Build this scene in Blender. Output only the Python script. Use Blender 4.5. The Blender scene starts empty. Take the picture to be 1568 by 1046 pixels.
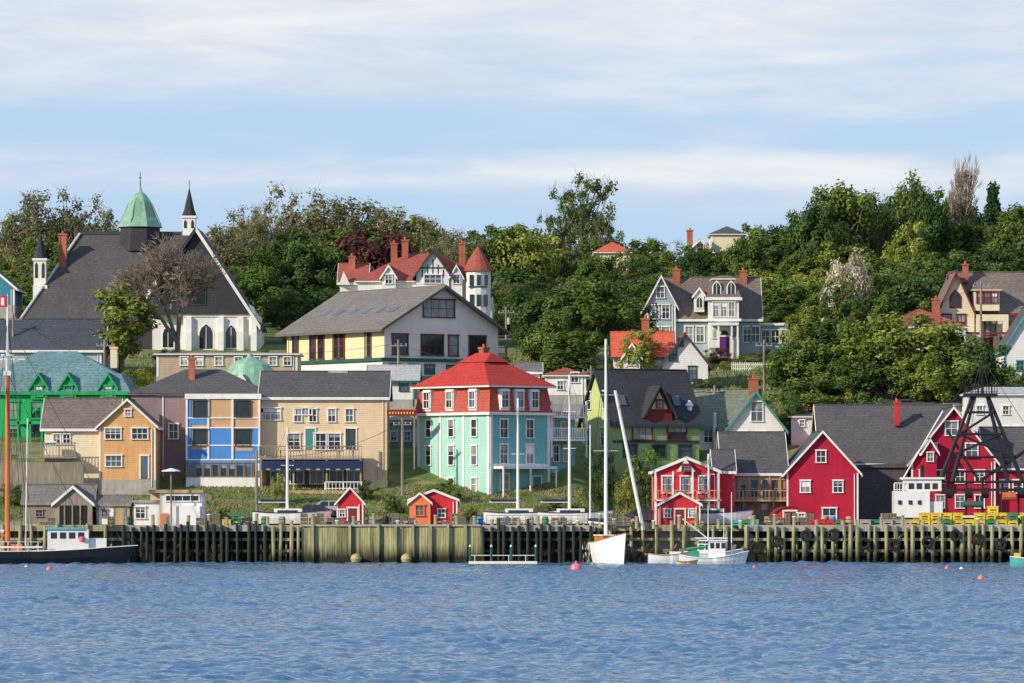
import bpy, math, random
import numpy as np
from mathutils import Vector, noise
random.seed(7); rng=np.random.default_rng(7)
sc=bpy.context.scene
EYE=7.0; HZ=745.0
def S(Y): return 0.06*Y/400.0
def X(px,Y): return (px-784)*S(Y)
def Z(py,Y): return EYE+(HZ-py)*S(Y)
col=sc.collection
# ------------------------------------------------------------ materials
MATS={}
def M(name,c,rough=.75,kind='plain',var=.14,metal=0.,spec=.3):
    if name in MATS: return MATS[name]
    m=bpy.data.materials.new(name); m.use_nodes=True; nt=m.node_tree; N=nt.nodes; L=nt.links
    b=N['Principled BSDF']; b.inputs['Roughness'].default_value=rough; b.inputs['Metallic'].default_value=metal
    b.inputs['Specular IOR Level'].default_value=spec
    tc=N.new('ShaderNodeTexCoord')
    def nz(scale,vec=(1,1,1),det=4):
        mp=N.new('ShaderNodeMapping'); mp.inputs['Scale'].default_value=vec; L.new(tc.outputs['Object'],mp.inputs[0])
        n=N.new('ShaderNodeTexNoise'); n.inputs['Scale'].default_value=scale; n.inputs['Detail'].default_value=det
        L.new(mp.outputs[0],n.inputs['Vector']); return n.outputs['Fac']
    def math_(op,a,bb):
        n=N.new('ShaderNodeMath'); n.operation=op
        for i,v in enumerate((a,bb)):
            if isinstance(v,(int,float)): n.inputs[i].default_value=v
            else: L.new(v,n.inputs[i])
        return n.outputs[0]
    vecs={'plain':(1,1,1),'clap':(.8,.8,5),'plank':(4,4,.25),'shingle':(2,2,5),'tide':(4,4,.3),'ridge':(1,1,1)}
    f1=nz(1.6,vecs.get(kind,(1,1,1))); f2=nz(.45,(1,1,.5),3); f4=nz(1.3,(2.2,2.2,.3),5)
    f=math_('ADD',math_('MULTIPLY',math_('SUBTRACT',f1,.5),var*3.6),math_('MULTIPLY',math_('SUBTRACT',f2,.5),var*3.2))
    f=math_('ADD',f,math_('MULTIPLY',math_('SUBTRACT',f4,.5),var*4.4))
    f=math_('ADD',f,1.0)
    bumpsrc=None
    if kind in('clap','shingle'):
        w=N.new('ShaderNodeTexWave'); w.bands_direction='Z'; w.wave_profile='SAW'
        w.inputs['Scale'].default_value=1.55 if kind=='clap' else 1.1; w.inputs['Distortion'].default_value=.2 if kind=='clap' else 1.5
        w.inputs['Detail'].default_value=2
        L.new(tc.outputs['Object'],w.inputs['Vector'])
        f=math_('MULTIPLY',f,math_('ADD',math_('MULTIPLY',w.outputs['Fac'],.24),.88)); bumpsrc=w.outputs['Fac']
        if kind=='shingle':
            f3=nz(6,(1,1,1.8),2); f=math_('MULTIPLY',f,math_('ADD',math_('MULTIPLY',math_('SUBTRACT',f3,.5),1.5),1.0))
    if kind in('plank','tide'):
        f3=nz(1.6,(14,14,.5),2); f=math_('MULTIPLY',f,math_('ADD',math_('MULTIPLY',math_('SUBTRACT',f3,.5),1.5),1.0)); bumpsrc=f3
    vm=N.new('ShaderNodeVectorMath'); vm.operation='SCALE'; vm.inputs[0].default_value=c[:3]
    L.new(f,vm.inputs['Scale']); out=vm.outputs[0]
    if kind=='tide':
        g=N.new('ShaderNodeNewGeometry'); sx=N.new('ShaderNodeSeparateXYZ'); L.new(g.outputs['Position'],sx.inputs[0])
        mr=N.new('ShaderNodeMapRange'); mr.inputs['From Min'].default_value=.5; mr.inputs['From Max'].default_value=1.7
        L.new(math_('ADD',sx.outputs['Z'],math_('MULTIPLY',math_('SUBTRACT',f1,.5),1.2)),mr.inputs[0])
        mx=N.new('ShaderNodeMix'); mx.data_type='RGBA'; L.new(mr.outputs[0],mx.inputs[0])
        mx.inputs[6].default_value=(.024,.027,.012,1); L.new(out,mx.inputs[7]); out=mx.outputs[2]
    L.new(out,b.inputs['Base Color'])
    if bumpsrc is not None:
        bp=N.new('ShaderNodeBump'); bp.inputs['Strength'].default_value=.5; bp.inputs['Distance'].default_value=.03
        L.new(bumpsrc,bp.inputs['Height']); L.new(bp.outputs[0],b.inputs['Normal'])
    MATS[name]=m; return m
WHITE=M('white_paint',(.76,.75,.71),var=.08); CREAM=M('cream_paint',(.76,.67,.48),kind='clap',var=.08)
RED=M('crimson_clapboard',(.44,.012,.045),kind='clap',var=.13); REDP=M('bright_red_paint',(.55,.03,.035),var=.12)
ORG=M('orange_paint',(.70,.20,.08),var=.1)
ASPH=M('charcoal_roof_shingle',(.088,.084,.086),.9,'shingle',.15); BROOF=M('brown_roof_shingle',(.17,.135,.115),.9,'shingle',.16)
GROOF=M('grey_roof_shingle',(.175,.16,.148),.9,'shingle',.15); BLK=M('black_shingle',(.040,.042,.050),.8,'shingle',.16)
CHR=M('church_slate',(.085,.077,.080),.85,'shingle',.16)
RROOF=M('red_roof',(.42,.040,.030),.85,'shingle',.13); OROOF=M('orange_roof',(.55,.11,.055),.8,'shingle',.12); RRS=M('rust_red_roof',(.32,.085,.06),.85,'shingle',.15)
AQL=M('aqua_clapboard_lit',(.34,.58,.51),kind='clap',var=.08); AQD=M('aqua_clapboard_shaded',(.18,.46,.45),kind='clap',var=.08)  # one inn paint: sunlit tone for the left face, shaded tone elsewhere
REDM=M('brick_red_mansard',(.40,.080,.055),kind='shingle',var=.1)
YEL=M('yellow_stucco',(.80,.64,.38),kind='plain',var=.07); PEACH=M('peach_clapboard',(.72,.56,.36),kind='clap',var=.08)
TAN=M('tan_orange_shingle',(.66,.37,.16),kind='clap',var=.11); BLUE=M('blue_panel',(.07,.25,.60),var=.07); TANP=M('tan_panel',(.58,.36,.20),var=.09)
MAUVE=M('mauve_clapboard',(.27,.20,.225),kind='clap',var=.09); GREEN=M('bright_green_paint',(.02,.38,.12),kind='clap',var=.17)
TEALR=M('teal_slate',(.13,.23,.25),.8,'shingle',.22); COPPER=M('verdigris_copper',(.22,.40,.29),.6,var=.2)
LGRN=M('lit_green_clapboard',(.48,.56,.22),kind='clap',var=.07); MGRN=M('sage_green_clapboard',(.27,.41,.16),kind='clap',var=.08); DGRN=M('dark_green_trim',(.02,.10,.08))  # LGRN: the green house paint lightened as if sunlit, for its left face
GRYB=M('grey_blue_clapboard',(.35,.43,.46),kind='clap',var=.08); WCLAP=M('white_clapboard',(.74,.73,.71),kind='clap',var=.07)
DTRIM=M('dark_trim',(.04,.06,.06)); TEALT=M('teal_trim',(.06,.25,.22)); NAVY=M('navy_canvas',(.015,.03,.09)); MAROON=M('maroon_paint',(.19,.025,.03))
PURP=M('purple_paint',(.10,.02,.16)); LTGRY=M('light_grey_roof',(.42,.42,.42),.7,'shingle',.08)
BRICK=M('chimney_brick',(.38,.13,.075),kind='clap',var=.2); CONC=M('concrete',(.36,.335,.30),var=.16)
WOODG=M('weathered_grey_wood',(.26,.22,.175),kind='plank',var=.17); WOODT=M('tan_wood',(.44,.31,.18),kind='plank',var=.16)
PILD=M('dark_creosote_pile',(.030,.040,.027),.8,'tide',.25); PILT=M('tan_green_pile',(.33,.31,.17),.85,'tide',.22); PLK=M('green_yellow_sheet_plank',(.37,.35,.17),.85,'tide',.24)
PLK2=M('dark_sheet_plank',(.20,.20,.10),.85,'tide',.24); DECK=M('deck_timber',(.33,.29,.23),.9,'plank',.2); VOID=M('void_shade',(.02,.022,.018),.95)  # VOID: near-black colour standing in for shade in openings and gaps
RUB=M('tyre_rubber',(.02,.02,.02),.7); BLKM=M('black_steel',(.02,.02,.022),.5); STEEL=M('galvanised_steel',(.45,.46,.47),.45,metal=.3)
MASTM=M('white_mast',(.78,.77,.74),.4,var=.04); ORM=M('varnished_orange_mast',(.56,.17,.05),.5,var=.1); VARN=M('varnished_wood',(.45,.20,.06),.4,var=.15)
HULLW=M('white_hull',(.78,.77,.74),.3,var=.06,spec=.5); HULLB=M('black_hull',(.015,.016,.02),.35,var=.1,spec=.5); ANTIF=M('red_antifouling',(.30,.03,.03),.6); TEALH=M('teal_hull',(.10,.42,.42),.4)
PINK=M('pink_buoy',(.80,.15,.20),.4); OBUOY=M('orange_buoy',(.8,.20,.05),.4); YBUOY=M('yellow_bin',(.68,.50,.05),.5,var=.2); TANB=M('tan_float',(.45,.35,.16),.6)
GBIN=M('green_bin',(.05,.22,.10),.5); WIRE=M('wire',(.05,.05,.05),.6); CARD=M('car_dark_paint',(.04,.05,.07),.25,spec=.6); CARW=M('car_white_paint',(.7,.7,.7),.25,spec=.6)
FLAG=M('red_flag',(.6,.03,.03)); RWOOD=M('roof_fascia',(.15,.12,.11))
GL=[M('window_glass_dark',(.025,.032,.04),.08,'plain',.25,spec=.5),M('window_glass_sky_reflection',(.08,.11,.14),.08,'plain',.25,spec=.5),M('window_glass_curtain',(.25,.25,.24),.2,'plain',.3,spec=.5)]  # second glass has a sky reflection mixed into its base colour
# ------------------------------------------------------------ builder
class B:
    def __init__(s,name,px=None,Y=None,base=None,yaw=0,loc=None):
        s.name=name; s.Y=Y; s.px=px; s.bp=base; s.yaw=math.radians(yaw); s.P={}
        s.loc=loc if loc else (X(px,Y),Y,Z(base,Y)); s.s=S(Y) if Y else 1; s.W=0
    def add(s,part,mat,vs,fs):
        d=s.P.setdefault((part,mat.name),([],[])); o=len(d[0]); d[0].extend(vs); d[1].extend([tuple(i+o for i in f) for f in fs])
    def box(s,part,mat,x0,x1,y0,y1,z0,z1):
        s.add(part,mat,[(x0,y0,z0),(x1,y0,z0),(x1,y1,z0),(x0,y1,z0),(x0,y0,z1),(x1,y0,z1),(x1,y1,z1),(x0,y1,z1)],
              [(0,3,2,1),(4,5,6,7),(0,1,5,4),(1,2,6,5),(2,3,7,6),(3,0,4,7)])
    def exty(s,part,mat,p,y0,y1):
        n=len(p); vs=[(a,y0,b) for a,b in p]+[(a,y1,b) for a,b in p]
        s.add(part,mat,vs,[tuple(range(n)),tuple(range(2*n-1,n-1,-1))]+[(i,i+n,(i+1)%n+n,(i+1)%n) for i in range(n)])
    def extx(s,part,mat,p,x0,x1):
        n=len(p); vs=[(x0,a,b) for a,b in p]+[(x1,a,b) for a,b in p]
        s.add(part,mat,vs,[tuple(range(n)),tuple(range(2*n-1,n-1,-1))]+[(i,i+n,(i+1)%n+n,(i+1)%n) for i in range(n)])
    def tube(s,part,mat,p0,p1,r0,r1=None,n=7):
        r1=r0 if r1 is None else r1
        a=Vector(p0); b=Vector(p1); d=(b-a).normalized(); u=d.orthogonal().normalized(); v=d.cross(u); vs=[]
        for q,r in((a,r0),(b,r1)):
            for i in range(n):
                t=2*math.pi*i/n; vs.append(tuple(q+u*math.cos(t)*r+v*math.sin(t)*r))
        s.add(part,mat,vs,[tuple(range(n)),tuple(range(2*n-1,n-1,-1))]+[(i,(i+1)%n,(i+1)%n+n,i+n) for i in range(n)])
    def lathe(s,part,mat,cx,cy,prof,n=10,rot=0):
        vs=[];fs=[]
        for r,z in prof:
            for i in range(n):
                t=2*math.pi*i/n+rot; vs.append((cx+r*math.cos(t),cy+r*math.sin(t),z))
        for k in range(len(prof)-1):
            for i in range(n): fs.append((k*n+i,k*n+(i+1)%n,(k+1)*n+(i+1)%n,(k+1)*n+i))
        fs.append(tuple(range(n))); fs.append(tuple(range(len(vs)-n,len(vs))))
        s.add(part,mat,vs,fs)
    def gy(s,x0,x1,y0,y1,h,rh,wall,roof,trim,ov=.35,z0=-3,t=.14,bb=.2,gw=None):
        c=(x0+x1)/2; k=rh/(c-x0)
        s.exty('walls',wall,[(x0,z0),(x1,z0),(x1,h),(c,h+rh),(x0,h)],y0,y1)
        for g in(-1,1):
            e=c+g*(c-x0+ov); ze=h-ov*k
            s.exty('roof',roof,[(c,h+rh+.02),(e,ze+.02),(e,ze+t+.02),(c,h+rh+t+.02)],y0-ov,y1+ov)
            s.exty('bargeboard',trim,[(c,h+rh+t-bb-.06),(e,ze+t-bb-.06),(e,ze+t+.05),(c,h+rh+t+.05)],y0-ov-.06,y0-ov-.004)
            a,b=sorted((e+g*.004,e+g*.06)); s.box('fascia',trim,a,b,y0-ov,y1+ov,ze-.12,ze+t)
        s.box('ridge_cap',roof,c-.12,c+.12,y0-ov+.01,y1+ov-.01,h+rh+t-.02,h+rh+t+.08)
    def gx(s,x0,x1,y0,y1,h,rh,wall,roof,trim,ov=.35,z0=-3,t=.14,bb=.2):
        c=(y0+y1)/2; k=rh/(c-y0)
        s.extx('walls',wall,[(y0,z0),(y1,z0),(y1,h),(c,h+rh),(y0,h)],x0,x1)
        for g in(-1,1):
            e=c+g*(c-y0+ov); ze=h-ov*k
            s.extx('roof',roof,[(c,h+rh+.02),(e,ze+.02),(e,ze+t+.02),(c,h+rh+t+.02)],x0-ov,x1+ov)
            for xa,xb in((x0-ov-.06,x0-ov-.004),(x1+ov+.004,x1+ov+.06)):
                s.extx('bargeboard',trim,[(c,h+rh+t-bb-.06),(e,ze+t-bb-.06),(e,ze+t+.05),(c,h+rh+t+.05)],xa,xb)
            a,b=sorted((e+g*.004,e+g*.06)); s.box('fascia',trim,x0-ov,x1+ov,a,b,ze-.12,ze+t)
        s.box('ridge_cap',roof,x0-ov+.01,x1+ov-.01,c-.12,c+.12,h+rh+t-.02,h+rh+t+.08)
    def hip(s,x0,x1,y0,y1,z,rh,roof,trim,ov=.4,ix=None,iy=None,t=.16):
        a0,a1,b0,b1=x0-ov,x1+ov,y0-ov,y1+ov
        if ix is None: ix=min(a1-a0,b1-b0)/2-.02
        if iy is None: iy=min(a1-a0,b1-b0)/2-.02
        s.box('cornice',trim,a0,a1,b0,b1,z-t,z)
        z+=.003; e=.05
        vs=[(a0-e,b0-e,z),(a1+e,b0-e,z),(a1+e,b1+e,z),(a0-e,b1+e,z),(a0+ix,b0+iy,z+rh),(a1-ix,b0+iy,z+rh),(a1-ix,b1-iy,z+rh),(a0+ix,b1-iy,z+rh)]
        s.add('roof',roof,vs,[(0,3,2,1),(4,5,6,7),(0,1,5,4),(1,2,6,5),(2,3,7,6),(3,0,4,7)])
    def fb(s,part,mat,face,u0,u1,v0,v1,n0,n1,off=0):
        if face=='F': s.box(part,mat,u0,u1,off-n1,off-n0,v0,v1)
        elif face=='L': s.box(part,mat,off-n1,off-n0,u0,u1,v0,v1)
        else: s.box(part,mat,off+n0,off+n1,u0,u1,v0,v1)
    def win(s,face,u,v,w,h,trim=None,off=0,nv=1,nh=1,fr=.11,glass=None,sill=True,arch=False):
        trim=trim or WHITE; g=glass or random.choices(GL,[5,3,2])[0]
        s.fb('window_glass',g,face,u-w/2,u+w/2,v-h/2,v+h/2,.002,.025,off)
        fb=s.fb
        if glass is None and random.random()<.4: fb('window_blind',GL[2] if g is not GL[2] else WHITE,face,u-w/2+.02,u+w/2-.02,v+h*random.uniform(.0,.3),v+h/2-.02,.0255,.03,off)
        fb('window_frame',trim,face,u-w/2-fr,u-w/2,v-h/2,v+h/2,.001,.11,off); fb('window_frame',trim,face,u+w/2,u+w/2+fr,v-h/2,v+h/2,.001,.11,off)
        fb('window_frame',trim,face,u-w/2-fr-.04,u+w/2+fr+.04,v+h/2,v+h/2+fr*1.2,.001,.17,off)
        fb('window_sill',trim,face,u-w/2-fr-.04,u+w/2+fr+.04,v-h/2-fr*.8,v-h/2,.001,.17,off)
        for i in range(1,nv+1):
            x=u-w/2+w*i/(nv+1); fb('window_muntin',trim,face,x-.025,x+.025,v-h/2,v+h/2,.031,.05,off)
        for i in range(1,nh+1):
            z=v-h/2+h*i/(nh+1); fb('window_muntin',trim,face,u-w/2,u+w/2,z-.03,z+.03,.051,.065,off)
    def gwin(s,u,v,w,h,trim,off=0):
        y=off
        def sh(k): 
            a=w/2+k; return [(u-a,v-h/2-k),(u+a,v-h/2-k),(u+a,v+h*.15),(u+a*.7,v+h*.35),(u,v+h/2+k*1.5),(u-a*.7,v+h*.35),(u-a,v+h*.15)]
        s.exty('window_frame',trim,sh(.15),y-.06,y-.002); s.exty('window_glass',GL[0],sh(0),y-.09,y-.062)
        s.box('window_muntin',trim,u-.03,u+.03,y-.12,y-.091,v-h/2,v+h*.4)
    def fx(s,px): return (px-s.px)*s.s/math.cos(s.yaw)
    def lx(s,px): return (s.px-px)*s.s/math.sin(s.yaw)
    def vz(s,py): return (s.bp-py)*s.s
    def WF(s,lst,**k):
        for q in lst: s.win('F',s.fx(q[0]),s.vz(q[1]),q[2]*s.s/math.cos(s.yaw),q[3]*s.s,**k)
    def door(s,face,u,z0,w,h,mat,trim=None,off=0):
        s.fb('door',mat,face,u-w/2,u+w/2,z0,z0+h,.002,.06,off)
        for a,b in((u-w/2-.12,u-w/2),(u+w/2,u+w/2+.12)): s.fb('door_frame',trim or WHITE,face,a,b,z0,z0+h,.001,.09,off)
        s.fb('door_frame',trim or WHITE,face,u-w/2-.15,u+w/2+.15,z0+h,z0+h+.14,.001,.12,off)
    def corners(s,x0,x1,y0,y1,h,trim,w=.2,z0=-1):
        for cx,sx in((x0,1),(x1,-1)):
            for cy,sy in((y0,1),(y1,-1)):
                xs=sorted((cx-sx*.03,cx+sx*w)); ys=sorted((cy-sy*.03,cy+sy*w)); s.box('corner_board',trim,xs[0],xs[1],ys[0],ys[1],z0,h-.01)
        s.box('foundation',CONC,x0-.045,x1+.045,y0-.045,y1-.1,-3,.22)
        s.tube('downpipe',trim,(x1-.35,y0-.1,-.5),(x1-.35,y0-.1,h-.1),.045,n=6)
    def chim(s,x,y,w,z0,z1,mat=None):
        m=mat or BRICK
        s.box('chimney',m,x-w/2,x+w/2,y-w/2,y+w/2,z0,z1); s.box('chimney_cap',m,x-w/2-.08,x+w/2+.08,y-w/2-.08,y+w/2+.08,z1+.002,z1+.2)
        s.lathe('chimney_pot',OROOF,x,y,[(.14,z1+.2),(.12,z1+.5)],8)
    def rail(s,mat,x0,x1,y,z,h=1.0,step=.35,yy=None):
        s.box('railing',mat,x0,x1,y-.04,y+.04,z+h-.09,z+h); s.box('railing',mat,x0,x1,y-.03,y+.03,z+.1,z+.17)
        x=x0; i=0
        while x<=x1:
            w=.07 if i%5==0 else .03; s.box('baluster',mat,x-w,x+w,y-.025,y+.025,z,z+h-.091); x+=step; i+=1
    def done(s):
        e=bpy.data.objects.new(s.name,None); e.location=s.loc; e.rotation_euler=(0,0,s.yaw); col.objects.link(e)
        for (part,mn),(v,f) in s.P.items():
            me=bpy.data.meshes.new(part); me.from_pydata(v,[],f); me.materials.append(bpy.data.materials[mn])
            o=bpy.data.objects.new(part,me); col.objects.link(o); o.parent=e
        return e
# ------------------------------------------------------------ terrain
back=[(490,21.8),(503,23.2),(520,24.5),(560,28),(600,32),(650,34),(800,28),(1500,6),(7000,0)]
LP=[(396,-3),(402.5,-3),(403.2,3.3),(409,3.5),(415,4.9),(424,7.2),(430,9.5),(440,12),(455,16.3),(475,19)]+back
RP=[(396,-3),(402.5,-3),(403.2,3.3),(425,3.6),(430,8),(436,10.5),(445,13.2),(455,17),(475,19.5)]+back
lpx,lpz=zip(*LP); rpx,rpz=zip(*RP)
def ground(x,y):
    t=min(1,max(0,(x-6)/5)); t=t*t*(3-2*t)
    z=float(np.interp(y,lpx,lpz))*(1-t)+float(np.interp(y,rpx,rpz))*t
    if y>412: z+=.25*noise.noise(Vector((x*.08,y*.08,0)))*min(1,(y-412)/15)
    if y>500: z+= 3.5*math.exp(-((x-62)/26)**2)*min(1,(y-500)/60)+1.5*math.exp(-((x+50)/22)**2)*min(1,(y-500)/60)
    return z
def axis(parts):
    a=[]
    for s0,s1,n in parts: a+=list(np.linspace(s0,s1,n,endpoint=False))
    return a+[parts[-1][1]]
gxs=axis([(-4000,-300,10),(-300,-80,22),(-80,80,130),(80,300,22),(300,4000,10)])
gys=axis([(396,402.4,2),(402.4,403.4,4),(403.4,470,70),(470,700,70),(700,1600,18),(1600,7000,8)])
v=[(x,y,ground(x,y)) for y in gys for x in gxs]; nx=len(gxs)
f=[(j*nx+i,j*nx+i+1,(j+1)*nx+i+1,(j+1)*nx+i) for j in range(len(gys)-1) for i in range(nx-1)]
me=bpy.data.meshes.new('ground'); me.from_pydata(v,[],f); me.polygons.foreach_set('use_smooth',[True]*len(f))
gr=bpy.data.objects.new('ground',me); col.objects.link(gr)
m=bpy.data.materials.new('grass_ground'); m.use_nodes=True; nt=m.node_tree; N=nt.nodes; L=nt.links; b=N['Principled BSDF']; b.inputs['Roughness'].default_value=.95
tc=N.new('ShaderNodeTexCoord')
def noi(sc_,det=6):
    n=N.new('ShaderNodeTexNoise'); n.inputs['Scale'].default_value=sc_; n.inputs['Detail'].default_value=det; L.new(tc.outputs['Object'],n.inputs['Vector']); return n.outputs['Fac']
r=N.new('ShaderNodeValToRGB'); r.color_ramp.elements[0].position=.3; r.color_ramp.elements[0].color=(.06,.11,.025,1); r.color_ramp.elements[1].position=.68; r.color_ramp.elements[1].color=(.25,.21,.09,1)
e_=r.color_ramp.elements.new(.5); e_.color=(.12,.165,.04,1)
L.new(noi(.6,8),r.inputs[0])
sx=N.new('ShaderNodeSeparateXYZ'); L.new(tc.outputs['Object'],sx.inputs[0])
mr=N.new('ShaderNodeMapRange'); mr.inputs['From Min'].default_value=3.55; mr.inputs['From Max'].default_value=3.9; L.new(sx.outputs['Z'],mr.inputs[0])
r2=N.new('ShaderNodeValToRGB'); r2.color_ramp.elements[0].color=(.14,.13,.12,1); r2.color_ramp.elements[1].color=(.32,.29,.24,1); L.new(noi(1.5,8),r2.inputs[0])
mx=N.new('ShaderNodeMix'); mx.data_type='RGBA'; L.new(mr.outputs[0],mx.inputs[0]); L.new(r2.outputs[0],mx.inputs[6]); L.new(r.outputs[0],mx.inputs[7]); L.new(mx.outputs[2],b.inputs['Base Color'])
gr.data.materials.append(m)
def tufts(n,x0,x1,y0,y1,hh):
    gxp=rng.uniform(x0,x1,n); gyp=rng.uniform(y0,y1,n); vs=[];fs=[];mi=[]
    for i in range(n):
        x,y=gxp[i],gyp[i]; z=ground(x,y); q=noise.noise(Vector((x*.3,y*.3,5))); h=rng.uniform(.06,hh)*(1+.9*q); a=rng.uniform(0,3.14); w=.09
        dx,dy=math.cos(a)*w,math.sin(a)*w; k=len(vs); vs+=[(x-dx,y-dy,z-.03),(x+dx,y+dy,z-.03),(x+rng.uniform(-.12,.12),y,z+h)]; fs.append((k,k+1,k+2)); mi.append(0 if q+rng.uniform(-.3,.3)<.0 else 1)
    me=bpy.data.meshes.new('grass'); me.from_pydata(vs,[],fs); me.materials.append(M('grass_blades',(.12,.17,.045),.9,'plain',.3)); me.materials.append(M('dry_grass_blades',(.24,.21,.09),.9,'plain',.3)); me.polygons.foreach_set('material_index',mi); o=bpy.data.objects.new('grass',me); col.objects.link(o)
tufts(24000,-56,12,410,424,.22); tufts(9000,10,40,445,486,.4); tufts(14000,-60,10,445,490,.4)
# ------------------------------------------------------------ water
wx=axis([(-5000,-400,6),(-400,-52,8),(-52,52,440),(52,400,8),(400,5000,6)]); wy=axis([(-3000,-50,4),(-50,150,6),(150,403,1250)])
WX,WY=np.meshgrid(np.array(wx),np.array(wy)); H=np.zeros_like(WX)
for i in range(100):
    lam=math.exp(rng.uniform(math.log(.6),math.log(3.4))); th=rng.normal(-math.pi/2+.5,.85); k=2*math.pi/lam
    A=.0050*lam**.75; ph=k*(WX*math.cos(th)+WY*math.sin(th))+rng.uniform(0,6.28); H+=A*(np.sin(ph)+.3*np.sin(2*ph+.6))
gust=1+.4*np.sin(WX*.11+WY*.05+1)*np.sin(WY*.09+.7*np.sin(WX*.06))+.25*np.sin(WX*.31-WY*.12)*np.sin(WY*.23+WX*.07)
fade=np.clip((52-np.abs(WX))/3,0,1)*np.clip((WY-151)/5,0,1)
Hz=H*fade*gust
nxw=len(wx); nyw=len(wy); vv=np.stack([WX,WY,Hz],-1).reshape(-1,3)
idx=np.arange(nxw*nyw).reshape(nyw,nxw); ff=np.stack([idx[:-1,:-1],idx[:-1,1:],idx[1:,1:],idx[1:,:-1]],-1).reshape(-1,4)
me=bpy.data.meshes.new('water'); me.vertices.add(len(vv)); me.vertices.foreach_set('co',vv.ravel()); me.loops.add(ff.size); me.loops.foreach_set('vertex_index',ff.ravel())
me.polygons.add(len(ff)); me.polygons.foreach_set('loop_start',np.arange(len(ff))*4); me.polygons.foreach_set('loop_total',np.full(len(ff),4)); me.update(); me.validate()
me.polygons.foreach_set('use_smooth',[True]*len(me.polygons))
wo=bpy.data.objects.new('water',me); col.objects.link(wo)
m=bpy.data.materials.new('harbour_water'); m.use_nodes=True; nt=m.node_tree; N=nt.nodes; L=nt.links; b=N['Principled BSDF']
b.inputs['Base Color'].default_value=(.065,.155,.27,1); b.inputs['Roughness'].default_value=.05; b.inputs['IOR'].default_value=1.33
tc=N.new('ShaderNodeTexCoord'); mp=N.new('ShaderNodeMapping'); mp.inputs['Scale'].default_value=(.8,1.1,1); L.new(tc.outputs['Object'],mp.inputs[0])
n1=N.new('ShaderNodeTexNoise'); n1.inputs['Scale'].default_value=2.0; n1.inputs['Detail'].default_value=3; n1.inputs['Roughness'].default_value=.5; L.new(mp.outputs[0],n1.inputs['Vector'])
bp=N.new('ShaderNodeBump'); bp.inputs['Strength'].default_value=1; bp.inputs['Distance'].default_value=.16; L.new(n1.outputs['Fac'],bp.inputs['Height']); L.new(bp.outputs[0],b.inputs['Normal'])
me.materials.append(m)
# ------------------------------------------------------------ trees
def leafmat(name,c,c2):
    m=bpy.data.materials.new(name); m.use_nodes=True; nt=m.node_tree; N=nt.nodes; L=nt.links; N.remove(N['Principled BSDF']); out=N['Material Output']
    at=N.new('ShaderNodeAttribute'); at.attribute_name='tint'; oi=N.new('ShaderNodeObjectInfo')
    mx=N.new('ShaderNodeMix'); mx.data_type='RGBA'; mx.inputs[6].default_value=(*c,1); mx.inputs[7].default_value=(*c2,1)
    sx=N.new('ShaderNodeSeparateColor'); L.new(at.outputs['Color'],sx.inputs[0])
    ad=N.new('ShaderNodeMath'); ad.operation='ADD'; L.new(sx.outputs[0],ad.inputs[0]); 
    m2=N.new('ShaderNodeMath'); m2.operation='MULTIPLY_ADD'; L.new(oi.outputs['Random'],m2.inputs[0]); m2.inputs[1].default_value=1.0; m2.inputs[2].default_value=-.5
    L.new(m2.outputs[0],ad.inputs[1]); ad.use_clamp=True; L.new(ad.outputs[0],mx.inputs[0])
    vm=N.new('ShaderNodeVectorMath'); vm.operation='SCALE'; L.new(mx.outputs[2],vm.inputs[0]); L.new(sx.outputs[1],vm.inputs['Scale'])
    d=N.new('ShaderNodeBsdfDiffuse'); t=N.new('ShaderNodeBsdfTranslucent'); L.new(vm.outputs[0],d.inputs[0]); L.new(vm.outputs[0],t.inputs[0])
    ms=N.new('ShaderNodeMixShader'); ms.inputs[0].default_value=.28; L.new(d.outputs[0],ms.inputs[1]); L.new(t.outputs[0],ms.inputs[2]); L.new(ms.outputs[0],out.inputs['Surface'])
    return m
BARK=M('bark',(.17,.135,.10),.9,'plank',.2); BARKL=M('pale_bark',(.25,.20,.155),.9,'plank',.2)
LM={'mid':leafmat('leaves_green',(.080,.145,.036),(.17,.235,.055)),'dk':leafmat('leaves_dark_green',(.050,.102,.033),(.095,.16,.045)),
    'yg':leafmat('leaves_yellow_green',(.17,.24,.045),(.31,.35,.075)),'ol':leafmat('leaves_olive',(.165,.175,.07),(.25,.24,.105)),
    'mar':leafmat('leaves_copper',(.10,.045,.042),(.15,.075,.062)),'wht':leafmat('blossom_cream',(.52,.46,.32),(.72,.66,.50)),'pink':leafmat('blossom_pink',(.5,.08,.15),(.13,.20,.05)),
    'con':leafmat('needles',(.03,.07,.03),(.06,.10,.04))}
def branch(vs,fs,p0,p1,r0,r1,n=5):
    a=Vector(p0);b=Vector(p1);d=(b-a)
    if d.length<1e-4: return
    d.normalize();u=d.orthogonal().normalized();w=d.cross(u);k=len(vs)
    for q,r in((a,r0),(b,r1)):
        for i in range(n):
            t=6.2832*i/n; vs.append(tuple(q+u*math.cos(t)*r+w*math.sin(t)*r))
    for i in range(n): fs.append((k+i,k+(i+1)%n,k+(i+1)%n+n,k+i+n))
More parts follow.
